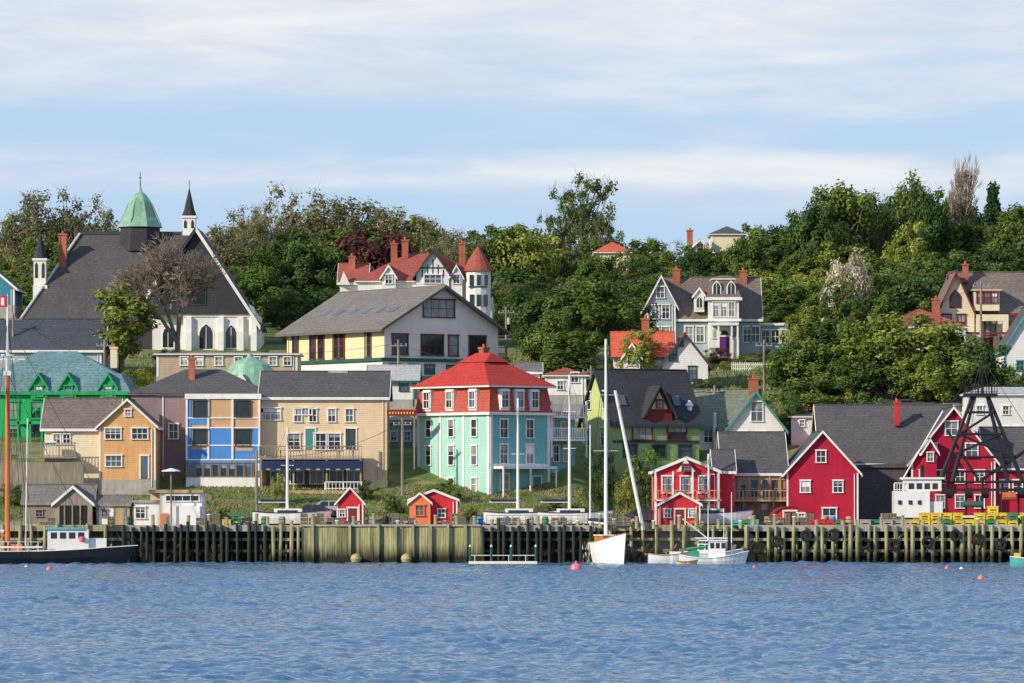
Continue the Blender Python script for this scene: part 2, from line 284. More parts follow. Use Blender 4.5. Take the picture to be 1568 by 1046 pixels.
def tree_mesh(name,seed,leaf,ncl=50,lpc=150,R=3.3,zc=5.7,rz=3.7,cr=(.7,1.3),ls=(.10,.20),bark=BARK,vis=False,con=False):
    r=np.random.default_rng(seed); rr=random.Random(seed); vs=[];fs=[]
    top=zc+rz*.5; pts=[Vector((0,0,-.8))]; x=y=0
    for i in range(1,6):
        x+=rr.uniform(-.18,.18); y+=rr.uniform(-.18,.18); pts.append(Vector((x,y,top*i/5)))
    for i in range(5): branch(vs,fs,pts[i],pts[i+1],.27*(1-i/5.5),.27*(1-(i+1)/5.5),7)
    cs=[]
    for i in range(ncl):
        if con:
            h=rr.random()**1.3; z=zc-rz+h*2*rz; rad=R*(1-h)*rr.uniform(.5,1); a=rr.uniform(0,6.283); c=Vector((rad*math.cos(a),rad*math.sin(a),z))
        else:
            d=Vector((rr.gauss(0,1),rr.gauss(0,1),rr.gauss(0,1))).normalized(); q=rr.random()**.33
            lob=1+.6*noise.noise(d*1.8+Vector((seed*3.1,0,0)))
            c=Vector((d.x*R*q*lob,d.y*R*q*lob,zc+d.z*rz*q*lob)); 
            if c.z<zc-rz*.75: c.z=zc-rz*.75+rr.random()*1.2
        cs.append(c)
        if vis or i%3==0:
            j=rr.randint(1,4); s=pts[j]; mid=(s+c)/2+Vector((rr.uniform(-.3,.3),rr.uniform(-.3,.3),rr.uniform(.0,.5)))
            branch(vs,fs,s,mid,.09,.055,4); branch(vs,fs,mid,c,.055,.02,4)
            if vis:
                for _ in range(4):
                    e=c+Vector((rr.uniform(-1,1),rr.uniform(-1,1),rr.uniform(-.2,1.1))); branch(vs,fs,c,e,.028,.01,3)
    nb=len(fs); C=np.array([tuple(c) for c in cs]); rad=r.uniform(cr[0],cr[1],ncl); ci=np.repeat(np.arange(ncl),lpc); n=len(ci)
    D=r.normal(size=(n,3)); D/=np.linalg.norm(D,axis=1)[:,None]
    P=C[ci]+D*(rad[ci]*r.uniform(.3,1.12,n))[:,None]*np.array([1,1,.92])
    out=P-np.array([0,0,zc-1.0]); out/=np.linalg.norm(out,axis=1)[:,None]
    Nn=D*.8+out*.4+r.normal(size=(n,3))*.42+np.array([0,0,.12]); Nn/=np.linalg.norm(Nn,axis=1)[:,None]
    U=np.cross(Nn,r.normal(size=(n,3))); U/=np.linalg.norm(U,axis=1)[:,None]; V=np.cross(Nn,U); sz=r.uniform(ls[0],ls[1],n)[:,None]
    Q=np.stack([P-U*sz-V*sz*.55,P+U*sz*.7-V*sz*.6,P+U*sz+V*sz*.5,P-U*sz*.5+V*sz*.65],1).reshape(-1,3)
    k=len(vs); vs+=[tuple(q) for q in Q]; fs+=[(k+4*i,k+4*i+1,k+4*i+2,k+4*i+3) for i in range(n)]
    me=bpy.data.meshes.new(name); me.from_pydata(vs,[],fs); me.materials.append(bark); me.materials.append(leaf)
    me.polygons.foreach_set('material_index',[0]*nb+[1]*n)
    ca=me.color_attributes.new('tint','FLOAT_COLOR','CORNER'); nl=len(me.loops); arr=np.ones((nl,4),dtype=np.float32)*.5
    off=sum(len(fs[i]) for i in range(nb)); ct=r.uniform(.0,1,ncl); ch=r.uniform(.68,1.25,ncl)
    arr[off:,0]=np.repeat(np.clip(ct[ci]+r.normal(0,.15,n),0,1),4); arr[off:,1]=np.repeat(ch[ci]*r.uniform(.75,1.25,n),4)
    ca.data.foreach_set('color',arr.ravel()); return me
def bare_mesh(name,seed,H=9,spread=.62,levels=6):
    rr=random.Random(seed); vs=[];fs=[]
    def grow(p,d,l,r,k):
        e=p+d*l; branch(vs,fs,p,e,r,r*.72,5 if k>3 else 3)
        if k==0: return
        for _ in range(3 if k<5 else 4):
            nd=(d+Vector((rr.gauss(0,spread),rr.gauss(0,spread),rr.gauss(.12,.3)))).normalized(); grow(e,nd,l*rr.uniform(.62,.86),max(r*.64,.022),k-1)
    grow(Vector((0,0,-.6)),Vector((0,0,1)),2.6,.28,levels)
    me=bpy.data.meshes.new(name); me.from_pydata(vs,[],fs); me.materials.append(BARKL); return me
TM={}
for kd in('mid','dk','yg'):
    TM[kd]=[tree_mesh('tree_'+kd,sd,LM[kd],ncl=62,lpc=145,cr=(.6,1.2)) for sd in((11,12,13,14) if kd!='yg' else (21,22,23))]
TM['ol']=[tree_mesh('tree_ol',sd,LM['ol'],ncl=74,lpc=46,cr=(.5,1.0),ls=(.08,.16),vis=True,bark=BARKL) for sd in(31,32,33)]
TM['gsp']=[tree_mesh('tree_gsp',sd,LM['mid'],ncl=52,lpc=75,cr=(.5,1.0),ls=(.1,.2),vis=True) for sd in(41,42)]
TM['umb']=[tree_mesh('tree_umb',47,LM['mid'],ncl=64,lpc=48,R=3.4,zc=7.2,rz=2.4,cr=(.35,.75),ls=(.08,.15),vis=True)]
TM['ysp']=[tree_mesh('tree_ysp',sd,LM['yg'],ncl=60,lpc=85,R=2.4,zc=5.2,rz=4.0,cr=(.4,.9),ls=(.1,.2),vis=True) for sd in(45,)]
TM['mar']=[tree_mesh('tree_mar',51,LM['mar'])]
TM['wht']=[tree_mesh('tree_wht',61,LM['wht'],ncl=60,lpc=120,ls=(.1,.2),vis=True)]
TM['con']=[tree_mesh('tree_con',71,LM['con'],ncl=70,lpc=100,R=2.2,zc=5,rz=4.4,cr=(.4,.7),con=True)]
TM['bare']=[bare_mesh('tree_bare',5,levels=7),bare_mesh('tree_bare2',8,spread=.3)]
TM['bush']=[tree_mesh('bush',sd,LM[k],ncl=36,lpc=120,R=3.6,zc=3.6,rz=4.6,cr=(.7,1.5)) for sd,k in((81,'mid'),(82,'dk'),(83,'yg'))]
TM['pink']=[tree_mesh('pink',91,LM['pink'],ncl=36,lpc=120,R=3.6,zc=3.6,rz=4.6,cr=(.7,1.5))]
TB={}
for k,l in TM.items():
    for me in l:
        co=np.empty(len(me.vertices)*3,dtype=np.float32); me.vertices.foreach_get('co',co); co=co.reshape(-1,3)
        TB[me.name]=(np.percentile(co[:,2],99.7),(np.percentile(co[:,0],99)-np.percentile(co[:,0],1)))
NAMES={'mid':'deciduous_tree','dk':'deciduous_tree','yg':'deciduous_tree','ol':'budding_tree','gsp':'deciduous_tree','umb':'elm_tree','ysp':'deciduous_tree','mar':'copper_beech_tree','wht':'blossoming_tree','con':'conifer_tree','bare':'bare_tree','bush':'shrub','pink':'flowering_shrub'}
mass=bpy.data.objects.new('tree_mass',None); col.objects.link(mass)
def tree(px,top,wpx,Y,kind,inmass=False,var=None,gz=None):
    me=random.choice(TM[kind]) if var is None else TM[kind][var%len(TM[kind])]
    x=X(px,Y); g=ground(x,Y) if gz is None else gz; h=max(.8,Z(top,Y)-g); H0,W0=TB[me.name]
    o=bpy.data.objects.new('tree' if inmass else NAMES[kind],me); o.location=(x,Y,g); w=wpx*S(Y)/W0
    o.scale=(w,w*random.uniform(.9,1.1),h/H0); a=random.uniform(0,6.28); o.rotation_euler=(0,0,a); col.objects.link(o)
    if inmass: o.parent=mass
    return o
SIL=[(-80,350),(0,372),(25,345),(60,330),(110,330),(160,350),(230,372),(300,362),(350,350),(400,330),(450,318),(500,318),(560,325),(620,335),(680,352),(712,378),(745,352),(800,346),(850,362),(900,372),(955,376),(1000,376),(1050,366),(1100,366),(1160,356),(1200,350),(1240,318),(1290,300),(1335,318),(1390,285),(1430,318),(1480,318),(1530,305),(1568,318),(1650,320)]
sp,st=zip(*SIL)
feet=[(20,400,498,530),(425,600,458,492),(520,765,496,518),(985,1235,486,503),(1430,1600,476,495),(1235,1302,494,506),(1340,1480,472,486)]
def infoot(px,Y,m=0):
    return any(a-m<px<b+m and c<Y<d for a,b,c,d in feet)
rows=[(625,0,58),(603,14,60),(582,40,60),(560,68,62),(541,96,62),(524,126,64),(510,152,62)]
for Y,off,wd in rows:
    px=-110+random.uniform(0,30)
    while px<1680:
        if not infoot(px,Y,12):
            if Y<512 and not(400<px<520 or 755<px<985 or 1140<px<1440): px+=40; continue
            top=float(np.interp(px,sp,st))+off*1.0+random.uniform(-16,18)
            if px<330: kd=random.choice(['ol','gsp','mid','mid'])
            elif px<710: kd=random.choice(['ol','ol','yg','mid','ol','dk']) if Y>550 else random.choice(['mid','dk','gsp'])
            elif px<1200: kd=random.choice(['mid','mid','gsp','dk','yg','ol','dk'])
            else: kd=random.choice(['mid','dk','mid','yg','gsp'])
            g=ground(X(px,Y),Y); mh=Z(top,Y)-g
            if mh>14: top=top+(mh-14)/S(Y)
            if mh<6: top=top-(6-mh)/S(Y)
            tree(px,top,wd*random.uniform(1.0,1.7),Y,kd,True)
        px+=wd*random.uniform(.5,.85)
for T in [(55,293,85,590,'ol'),(120,292,100,592,'ol'),(20,325,60,588,'ol'),(160,320,60,580,'ol'),(370,325,80,590,'ol'),(395,308,90,596,'ol'),(450,284,110,600,'ol'),(505,300,90,602,'ol'),(555,305,110,604,'ol'),(600,318,90,600,'ol'),(650,335,90,598,'ol'),(340,345,90,570,'ol'),(690,352,60,590,'ol'),
    (440,350,110,540,'dk'),(400,385,90,532,'mid'),(470,372,90,536,'dk'),(570,352,120,545,'mar'),
    (895,266,104,632,'umb'),(862,310,70,625,'umb'),(925,328,70,620,'umb'),(760,348,90,575,'mid'),(805,345,90,575,'yg'),
    (1285,285,100,570,'mid'),(1250,310,70,565,'dk'),(1345,295,70,575,'gsp'),(1392,265,85,580,'gsp'),(1425,290,60,575,'dk'),(1473,238,60,585,'bare'),(1473,262,46,586,'ol'),(1520,282,60,580,'con'),(1545,325,80,570,'mid'),
    (1150,345,60,580,'mid'),(1215,340,50,575,'con'),(1085,376,70,572,'mid'),(1120,366,60,574,'gsp'),(1140,368,60,570,'mid'),(1060,384,50,570,'dk'),(915,392,60,560,'mid'),(955,384,60,562,'gsp'),
    (272,366,175,478,'bare'),(187,437,90,474,'ysp'),(205,560,50,452,'bush'),
    (845,478,90,464,'mid'),(900,430,120,474,'mid'),(950,455,95,478,'gsp'),(870,510,100,460,'mid'),(830,455,90,482,'dk'),(980,505,60,457,'yg'),(800,440,80,490,'dk'),
    (1400,482,140,452,'yg'),(1340,495,110,450,'yg'),(1265,492,110,456,'mid'),(1235,520,85,449,'mid'),(1300,540,95,447,'mid'),(1460,505,110,449,'mid'),(1500,530,80,447,'dk'),(1420,540,90,446,'yg'),(1205,530,60,452,'dk'),(1360,548,100,447,'gsp'),(1525,560,60,447,'mid'),(1250,570,90,446,'mid'),
    (1303,388,78,488,'wht'),(1290,430,60,484,'gsp'),(1250,455,60,488,'mid'),(1340,410,90,492,'mid'),(1390,420,100,490,'dk'),(1200,430,80,510,'mid'),(1180,470,60,505,'dk'),(1420,455,60,489,'mid'),(1345,440,70,484,'mid'),(1230,470,60,482,'yg')]:
    tree(*T)
for T in [(1098,532,36,484,'pink'),(1150,545,40,484,'bush'),(1050,560,40,470,'bush'),(1115,552,30,478,'bush'),(1180,535,50,480,'bush'),(1000,540,40,482,'bush'),(1180,560,60,462,'bush'),(680,735,38,417,'bush'),(430,725,30,416,'bush'),(855,765,50,411,'bush'),(890,775,40,411,'bush'),(610,765,20,413,'bush'),
    (925,690,50,426,'bush'),(985,690,60,424,'bush'),(1040,700,40,424,'bush'),(560,735,30,418,'bush'),(150,590,60,446,'bush'),(60,590,50,448,'bush'),(1210,600,60,440,'bush'),(1160,690,40,428,'bush'),(1330,600,60,443,'bush'),(1110,600,30,445,'bush'),(640,600,40,452,'bush'),(930,560,50,452,'bush'),(770,545,40,456,'bush'),
    (345,540,36,470,'bush'),(405,535,34,466,'bush'),(425,548,30,466,'bush'),(255,535,40,476,'bush'),(225,565,40,455,'bush'),(960,730,40,418,'bush'),(990,745,40,416,'bush'),(1075,580,40,456,'bush'),(1140,590,40,450,'bush'),(1205,560,50,458,'bush'),(790,590,36,450,'bush'),(820,610,30,444,'bush'),(720,775,24,411,'bush'),(600,760,22,414,'bush'),(345,775,20,411,'bush'),(20,740,40,416,'bush'),(640,765,30,412,'bush'),(1300,585,50,446,'bush'),(1560,560,50,446,'bush')]:
    tree(*T)
# ------------------------------------------------------------ buildings
# church
b=B('church',50,500,540,0); u=b.s; f=b.fx; z=b.vz
x0,x1=f(52),f(330); zr=z(352); ze=z(492)
b.box('walls',BLK,x0,x1,0,20,-3,ze)
b.add('roof',CHR,[(x0-1.5,-.8,ze),(x1,-.8,ze),(x1,20,ze),(x0-1.5,20,ze),(f(110),9.5,zr),(f(302),9.5,zr)],[(0,1,5,4),(1,2,5),(2,3,4,5),(3,0,4),(0,3,2,1)])
b.tube('rake',M('weathered_white_trim',(.5,.5,.49)),(x0-1.6,-.9,ze),(f(110),9.3,zr+.1),.16); b.box('ridge_cresting',DTRIM,f(110),f(302),9.4,9.6,zr,zr+.35)
xa,xb=f(236),f(388); c=f(304); zt=z(357); zb=z(483)
b.exty('gable',BLK,[(xa,zb),(xb,zb),(c,zt)],-4,9)
for e,ez,tm,th_ in((f(228),z(470),BLK,.4),(f(402),z(508),WHITE,.32)):
    b.exty('transept_roof',CHR,[(c,zt+.1),(e,ez+.1),(e,ez+.5),(c,zt+.5)],-4.3,9)
    b.exty('bargeboard',tm,[(c,zt-.1),(e,ez-.0),(e,ez+.55),(c,zt+.55)],-4.6,-4.31)
b.box('transept_wall',WCLAP,f(284),f(396),-3.6,8,-3,zb); b.box('transept_wall',WCLAP,f(236),f(284),-2.5,8,-3,zb)
b.exty('side_aisle',WHITE,[(f(384),zb+1.2),(f(400),z(505)),(f(400),-2),(f(384),-2)],-3.7,6)
for cx in(293,342,372,392): b.box('buttress',WHITE,f(cx)-.3,f(cx)+.3,-4.1,-3.6,-3,zb-.3); b.box('buttress_foot',WHITE,f(cx)-.34,f(cx)+.34,-4.6,-4.1,-3,zb-2.0)
b.gwin(f(319),z(517),1.5,2.8,WHITE,off=-3.6); b.gwin(f(357),z(517),1.2,2.6,WHITE,off=-3.6); b.gwin(f(304),z(440),2.0,4.2,DTRIM,off=-4.02); b.gwin(f(260),z(517),1.2,2.4,WHITE,off=-2.5)
b.box('string_course',WHITE,f(284),f(398),-3.75,-3.61,z(487),z(482))
b.exty('small_gable',WHITE,[(f(218),z(470)),(f(250),z(470)),(f(250),z(448)),(f(242),z(425))],-3,-2.6)
cx=f(204); cy=9.5
b.lathe('cupola_base',BLK,cx,cy,[(2.6,zr-2),(2.4,z(339))],8,.39)
b.lathe('cupola_roof',COPPER,cx,cy,[(2.75,z(341)),(2.55,z(336)),(2.05,z(326)),(1.75,z(315)),(1.35,z(301)),(.75,z(290)),(.2,z(284)),(.08,z(276))],8,.39)
for i in range(8):
    t=.39+i*math.pi/4; b.tube('cupola_rib',CONC,(cx+2.56*math.cos(t),cy+2.56*math.sin(t),z(336)),(cx+1.36*math.cos(t),cy+1.36*math.sin(t),z(301)),.05,n=4)
b.tube('finial',BLKM,(cx,cy,z(285)),(cx,cy,z(254)),.07,.03); b.box('finial_cross',BLKM,cx-.2,cx+.2,cy-.04,cy+.04,z(264),z(263))
def spire(px,zb_,zs,ztip,w,y):
    q=f(px); b.box('belfry',WHITE,q-w/2,q+w/2,y-w/2,y+w/2,z(zb_),z(zs)); b.box('belfry_cornice',WHITE,q-w/2-.15,q+w/2+.15,y-w/2-.15,y+w/2+.15,z(zs)-.2,z(zs)+.05)
    for dx in(-.28,.28): b.exty('belfry_louvre',BLK,[(q+dx*w-.16,z(zb_)*.35+z(zs)*.65-.6),(q+dx*w+.16,z(zb_)*.35+z(zs)*.65-.6),(q+dx*w+.16,z(zs)-.7),(q+dx*w,z(zs)-.4),(q+dx*w-.16,z(zs)-.7)],y-w/2-.05,y-w/2-.01)
    b.lathe('spire',BLK,q,y,[(w*.62,z(zs)+.05),(w*.42,z(zs)+.8),(.06,z(ztip))],8,.39); b.tube('spire_finial',BLKM,(q,y,z(ztip)-.3),(q,y,z(ztip)+1),.04)
spire(282,355,325,282,1.5,8); spire(56,455,394,353,1.4,4); b.box('tower',WHITE,f(46),f(68),3,5.4,z(500),z(435))
b.chim(f(88),6,.9,z(430),z(356))
b.done()
def simple(name,px,w,Y,base,eave,ridge,wall,roof,trim=WHITE,typ='x',d=8,wins=(),ch=(),yaw=0,ww=9,wh=14,ov=.35,nv=1,wt=None):
    b=B(name,px,Y,base,yaw); W=w*b.s/math.cos(b.yaw); h=b.vz(eave); rh=(eave-ridge)*b.s
    if typ=='x': b.gx(0,W,0,d,h,rh,wall,roof,trim,ov)
    elif typ=='y': b.gy(0,W,0,d,h,rh,wall,roof,trim,ov)
    else:
        b.box('walls',wall,0,W,0,d,-3,h-.16); b.hip(0,W,0,d,h,rh,roof,trim,ov)
    b.corners(0,W,0,d,h-.2,trim)
    b.WF([(q[0],q[1],q[2] if len(q)>2 else ww,q[3] if len(q)>3 else wh) for q in wins],trim=wt or trim,nv=nv)
    for cpx,ctop in ch: b.chim(b.fx(cpx),d*.45,.8,h,b.vz(ctop))
    return b
simple('hilltop_house',912,52,585,420,386,369,CREAM,OROOF,typ='h').done()
simple('hilltop_house',1052,40,600,420,386,368,CREAM,GROOF,typ='y',wins=[(1072,380)],ch=[(1058,352)]).done()
simple('hilltop_house',1090,48,606,420,358,345,CREAM,ASPH,typ='h').done()
simple('blue_house',-60,82,505,470,440,405,M('teal_blue_clapboard',(.05,.22,.32),kind='clap'),ASPH,typ='y').done()
simple('grey_roof_house',-40,195,470,560,535,488,GRYB,M('slate_blue_roof',(.06,.07,.088),.85,'shingle'),typ='x',d=10).done()
simple('cream_house',240,215,449,580,541,538,M('buff_paint',(.46,.37,.26),kind='clap'),CONC,typ='h',wins=[(x,553,10,12) for x in(282,305,335,365,392,418,440)],wt=WHITE).done()
# mansion
b=B('red_roofed_mansion',548,500,475,0); u=b.s; f=b.fx; z=b.vz
b.box('walls',WCLAP,0,f(745),0,12,-3,z(432)); b.hip(0,f(745),0,12,z(430),(430-385)*u,RRS,WHITE,.4,ix=6,iy=5)
b.gy(f(638),f(688),-1.2,6,z(420),(420-385)*u,WCLAP,RRS,DTRIM,.4)
for k in(-2,-1,0,1,2): b.box('half_timber',DTRIM,f(663)+k*.6-.06,f(663)+k*.6+.06,-1.24,-1.2,z(425),z(398)-abs(k)*.6)
b.box('half_timber',DTRIM,f(645),f(681),-1.26,-1.21,z(412),z(410)); b.win('F',f(663),z(428),1.9,.9,off=-1.2,nv=2,trim=WHITE)
b.gy(f(585),f(606),-1,5,z(424),(424-408)*u,WCLAP,RRS,WHITE,.2); b.win('F',f(595.5),z(428),.7,1,off=-1)
b.gy(f(690),f(708),-1,5,z(424),(424-408)*u,WCLAP,RRS,WHITE,.2); b.win('F',f(699),z(428),.7,1,off=-1)
b.gx(f(520),f(560),1,9,z(432),(432-402)*u,WCLAP,RRS,WHITE,.3)
b.exty('left_gable',WCLAP,[(f(519),z(436)),(f(536),z(436)),(f(526),z(415))],.2,.9)
b.lathe('turret',WCLAP,f(732),-.3,[(1.45,-3),(1.45,z(415))],14); b.lathe('turret_roof',RRS,f(732),-.3,[(1.75,z(416)),(1.7,z(414)),(1.1,z(398)),(.45,z(385)),(.05,z(377))],14)
for dx in(-.75,0.1,.95): b.box('turret_window',GL[0],f(732)+dx-.22,f(732)+dx+.22,-1.76,-1.5,z(438),z(422))
b.box('turret_band',DTRIM,f(732)-1.1,f(732)+1.1,-1.8,-1.4,z(441),z(439))
for dx in(-.7,0.1,.9): b.box('turret_window',GL[0],f(732)+dx-.25,f(732)+dx+.25,-1.76,-1.5,z(470),z(452))
b.box('walls',WCLAP,f(745),f(755),1,8,-3,z(455))
for p,t in((602,372),(619,367),(707,372),(537,392)): b.chim(f(p),4,.75,z(420),z(t))
b.done()
# academy
b=B('yellow_academy_building',588,460,605,36); u=b.s; cs_,sn=math.cos(b.yaw),math.sin(b.yaw)
W=(762-588)*u/cs_; D=(588-428)*u/sn; h=b.vz(499); rh=(499-437)*u
SHADE=M('shaded_stucco',(.78,.68,.62),var=.07)  # gable wall colour with its shade painted in, against the sunlit yellow side
b.gy(0,W,0,D,h,rh,YEL,GROOF,RWOOD,ov=.9); b.box('front_shade_skin',SHADE,0.0,W,-.06,-.003,-2,h); b.exty('front_shade_skin',SHADE,[(0.0,h),(W,h),(W/2,h+rh-.02)],-.06,-.003)  # thin front skin carries the painted shade tone
MB=M('brown_window_surround',(.16,.05,.04))
for cpx,cpy,w_,h_,nv in((672,470,46,26,3),(613,527,22,30,1),(662,527,32,30,2),(694,527,13,30,0),(731,527,24,30,1)):
    b.win('F',b.fx(cpx)-0.15,b.vz(cpy),w_*u/cs_,h_*u,trim=MB,off=-.06,nv=nv,nh=1,fr=.14,glass=GL[0] if random.random()<.6 else GL[2])
for cpx in(443,472,486,512,520,563): b.win('L',b.lx(cpx),b.vz(527),.95,2.5,trim=MB,nv=0,fr=.16,glass=GL[0])
for q in(3.2,9.8,D-.4): b.tube('downpipe',CREAM,(-.1,q,0),(-.1,q,h-.3),.06,n=6)
GREENB=M('green_band',(.10,.24,.19))
b.box('lower_storey',WCLAP,-.6,W+.8,-.6,D*.8,-3,b.vz(553)); b.box('lower_band',DGRN,-.9,W+1.1,-.9,D*.8+.2,b.vz(553)+.003,b.vz(548)); b.box('lower_band',GREENB,-.66,W+.86,-.66,-.603,b.vz(583),b.vz(575))
for cpx in(600,630,655,690,715,740): b.win('F',b.fx(cpx)*.95,b.vz(565),1.1,.9,off=-.6,trim=DGRN,nv=1,nh=0)
for k in range(6): 
    y=2+k*2.6
    b.add('skylight',GL[1],[(W/2*.33,y,h+rh*.33+.2),(W/2*.33,y+.9,h+rh*.33+.2),(W/2*.48,y+.9,h+rh*.48+.2),(W/2*.48,y,h+rh*.48+.2)],[(0,1,2,3)])
b.chim(W*.85,3,.9,h-1,h+.6); b.tube('vent_pipe',STEEL,(W+.6,2,0),(W+.6,2,h+2),.12)
for kk in range(3): b.box('rear_stair',WHITE,W+.3,W+3,3,6,kk*2.2,kk*2.2+.3); b.rail(WHITE,W+.3,W+3,3,kk*2.2+.3,.9,.4)
b.box('rear_annex',GRYB,W,W+2.5,2,9,-3,h-2.5)
b.done()
b=simple('white_house_with_red_roof',835,62,446,608,574,562,WHITE,RRS,typ='h',wins=[(880,578,10,14),(858,590,8,12)]); b.done()
simple('white_cottage',566,72,447,615,583,560,WCLAP,LTGRY,trim=DGRN,typ='x',wins=[(585,592,12,12),(618,592,12,12)]).done()
simple('white_cottage',760,66,452,610,570,556,WCLAP,GROOF,typ='x',wins=[(775,583,9,12),(800,583,9,12)]).done()
simple('teal_cottage',592,46,436,740,645,632,M('teal_grey_clapboard',(.24,.36,.36),kind='clap'),ASPH,typ='h',wins=[(603,668,8,14),(624,668,8,14)]).done()
b=B('red_sign_board',592,424,640,0); b.box('board',MAROON,0,2.9,0,.12,.2,.75); b.box('board_border',REDP,-.06,2.96,-.01,.13,.75,.83)
for i in range(9): b.box('lettering',YBUOY,.25+i*.28,.40+i*.28,-.03,-.005,.40,.58)
b.tube('post',WOODG,(.2,.2,-5),(.2,.2,.9),.07); b.tube('post',WOODG,(2.7,.2,-5),(2.7,.2,.9),.07); b.done()
# N
b=B('grey_victorian_house',990,490,548,0); u=b.s; f=b.fx; z=b.vz
b.gx(f(1020),f(1163),0,9,z(486),(486-424)*u,GRYB,BROOF,WHITE,.35)
b.gy(f(990),f(1034),-.6,8,z(466),(466-424)*u,GRYB,BROOF,WHITE,.35); b.corners(f(990),f(1034),-.6,8,z(466),WHITE)
for q in((1003,478),(1019,478)): b.win('F',f(q[0]),z(q[1]),.75,1.5,off=-.6)
b.win('F',f(1011),z(448),.8,1.2,off=-.6)
for q in((1003,513),(1019,513)): b.win('F',f(q[0]),z(q[1]),.8,1.7,off=-.6)
xa,xb=f(1084),f(1130)
b.box('tower',WCLAP,xa,xb,-2,4,-3,z(490)); b.box('tower',WCLAP,xa,xb,-2,4,z(490),z(460)); b.box('tower_cornice',WHITE,xa-.35,xb+.35,-2.35,4,z(461),z(457)); b.box('tower_cornice',WHITE,xa-.25,xb+.25,-2.25,4,z(493),z(489))
b.hip(xa,xb,-2,3.5,z(456),(456-428)*u,BROOF,WHITE,.2,ix=.75,iy=.75); b.hip(xa+.6,xb-.6,-1.4,3,z(427),.35,BROOF,WHITE,.25,ix=1,iy=1)
for q in(1096,1118): b.gwin(f(q),z(443),.75,1.4,WHITE,off=-2.05)
for q in(1095,1107,1119): b.win('F',f(q),z(475),.6,1.6,off=-2)
for q in(1092,1122): b.win('F',f(q),z(508),.6,1.5,off=-2)
b.box('porch_roof',WHITE,f(1086),f(1128),-3.6,-2,z(500),z(496)); 
for q in(1088,1098,1118,1127): b.box('porch_post',WHITE,f(q)-.09,f(q)+.09,-3.5,-3.3,-.5,z(500))
b.door('F',f(1108),.1,1.1,2.2,PURP,off=-2); b.exty('fanlight',BLKM,[(f(1108)-.5,2.5),(f(1108)+.5,2.5),(f(1108)+.3,2.9),(f(1108),3.05),(f(1108)-.3,2.9)],-2.06,-2.02)
for k in range(5): b.box('step',CONC,f(1100)-.1*k,f(1116)+.1*k,-3.8-.35*k-.35,-3.8-.35*k,-2,-.1-.2*k)
for q in(1055,1072,1144,1157): b.win('F',f(q),z(512),.8,1.7)
b.gy(f(1063),f(1078),-.5,3,z(452),.7,WCLAP,BROOF,WHITE,.15,z0=z(478)); b.gwin(f(1070.5),z(463),.6,1.2,WHITE,off=-.52)
b.box('wing',GRYB,f(1163),f(1230),1,7,-3,z(498)); b.box('wing_cornice',WHITE,f(1162),f(1232),.7,7,z(498),z(494)); b.box('belt',TEALT,f(1034)+.02,f(1163),-.12,-.003,z(494),z(489))
for q in(1173,1188,1203): b.win('F',f(q),z(515),.8,1.4,off=1)
b.chim(f(1038),4,.8,z(440),z(412)); b.chim(f(1141),4,.8,z(440),z(414))
b.done()
b=B('picket_fence',loc=(X(1120,476),476,ground(X(1120,476),476)))
for i in range(40): b.box('picket',WHITE,i*.2,i*.2+.09,0,.03,-.2,.95)
b.box('rail',WHITE,0,8,.031,.07,.25,.33); b.box('rail',WHITE,0,8,.031,.07,.7,.78); b.done()
# Q
b=B('cream_gabled_house',1433,480,552,0); u=b.s; f=b.fx; z=b.vz
b.gx(f(1465),f(1600),1,10,z(476),(476-415)*u,CREAM,BROOF,MAROON,.4); b.gy(f(1435),f(1492),0,9,z(480),(480-417)*u,CREAM,BROOF,MAROON,.5,bb=.3)
b.gwin(f(1463),z(458),1.0,1.7,MAROON,off=-.02); 
for q in(1450,1472): b.win('F',f(q),z(493),.8,1.6,trim=MAROON)
b.box('dormer',CREAM,f(1491),f(1530),-.3,6,z(476),z(445)); b.hip(f(1491),f(1530),-.3,6,z(443),(443-434)*u,BROOF,CREAM,.25,ix=.7,iy=.7)
for q in(1500,1511,1522): b.win('F',f(q),z(456),.6,1.1,off=-.3,trim=MAROON)
b.exty('porch_arch',CREAM,[(f(1494),-1),(f(1502),-1),(f(1502),z(492)),(f(1535),z(492)),(f(1535),-1),(f(1543),-1),(f(1543),z(482)),(f(1494),z(482))],-.8,-.2)
for q in(1518,1553): b.win('F',f(q),z(497),1.1,2.2,off=1,trim=MAROON)
for q in(1515,1540,1560): b.win('F',f(q),z(528),.8,1.5,off=1,trim=MAROON)
b.box('belt',MAROON,f(1434),f(1600),-.9,-.81,z(512),z(509)); b.chim(f(1484),4,.6,z(430),z(404)); b.done()
simple('hip_roofed_house',1350,128,474,560,500,470,CREAM,RRS,typ='h',d=11,ch=[(1440,457)]).done()
simple('white_gabled_house',1238,66,497,530,492,430,CREAM,BROOF,typ='y',wins=[(1268,478)]).done()
simple('white_teal_trim_house',1538,80,460,610,532,470,WCLAP,ASPH,trim=M('bright_teal_trim',(.05,.35,.28)),typ='y',wins=[(1562,560)]).done()
simple('white_gabled_house',1405,30,492,520,470,445,WHITE,BROOF,trim=MAROON,typ='y').done()
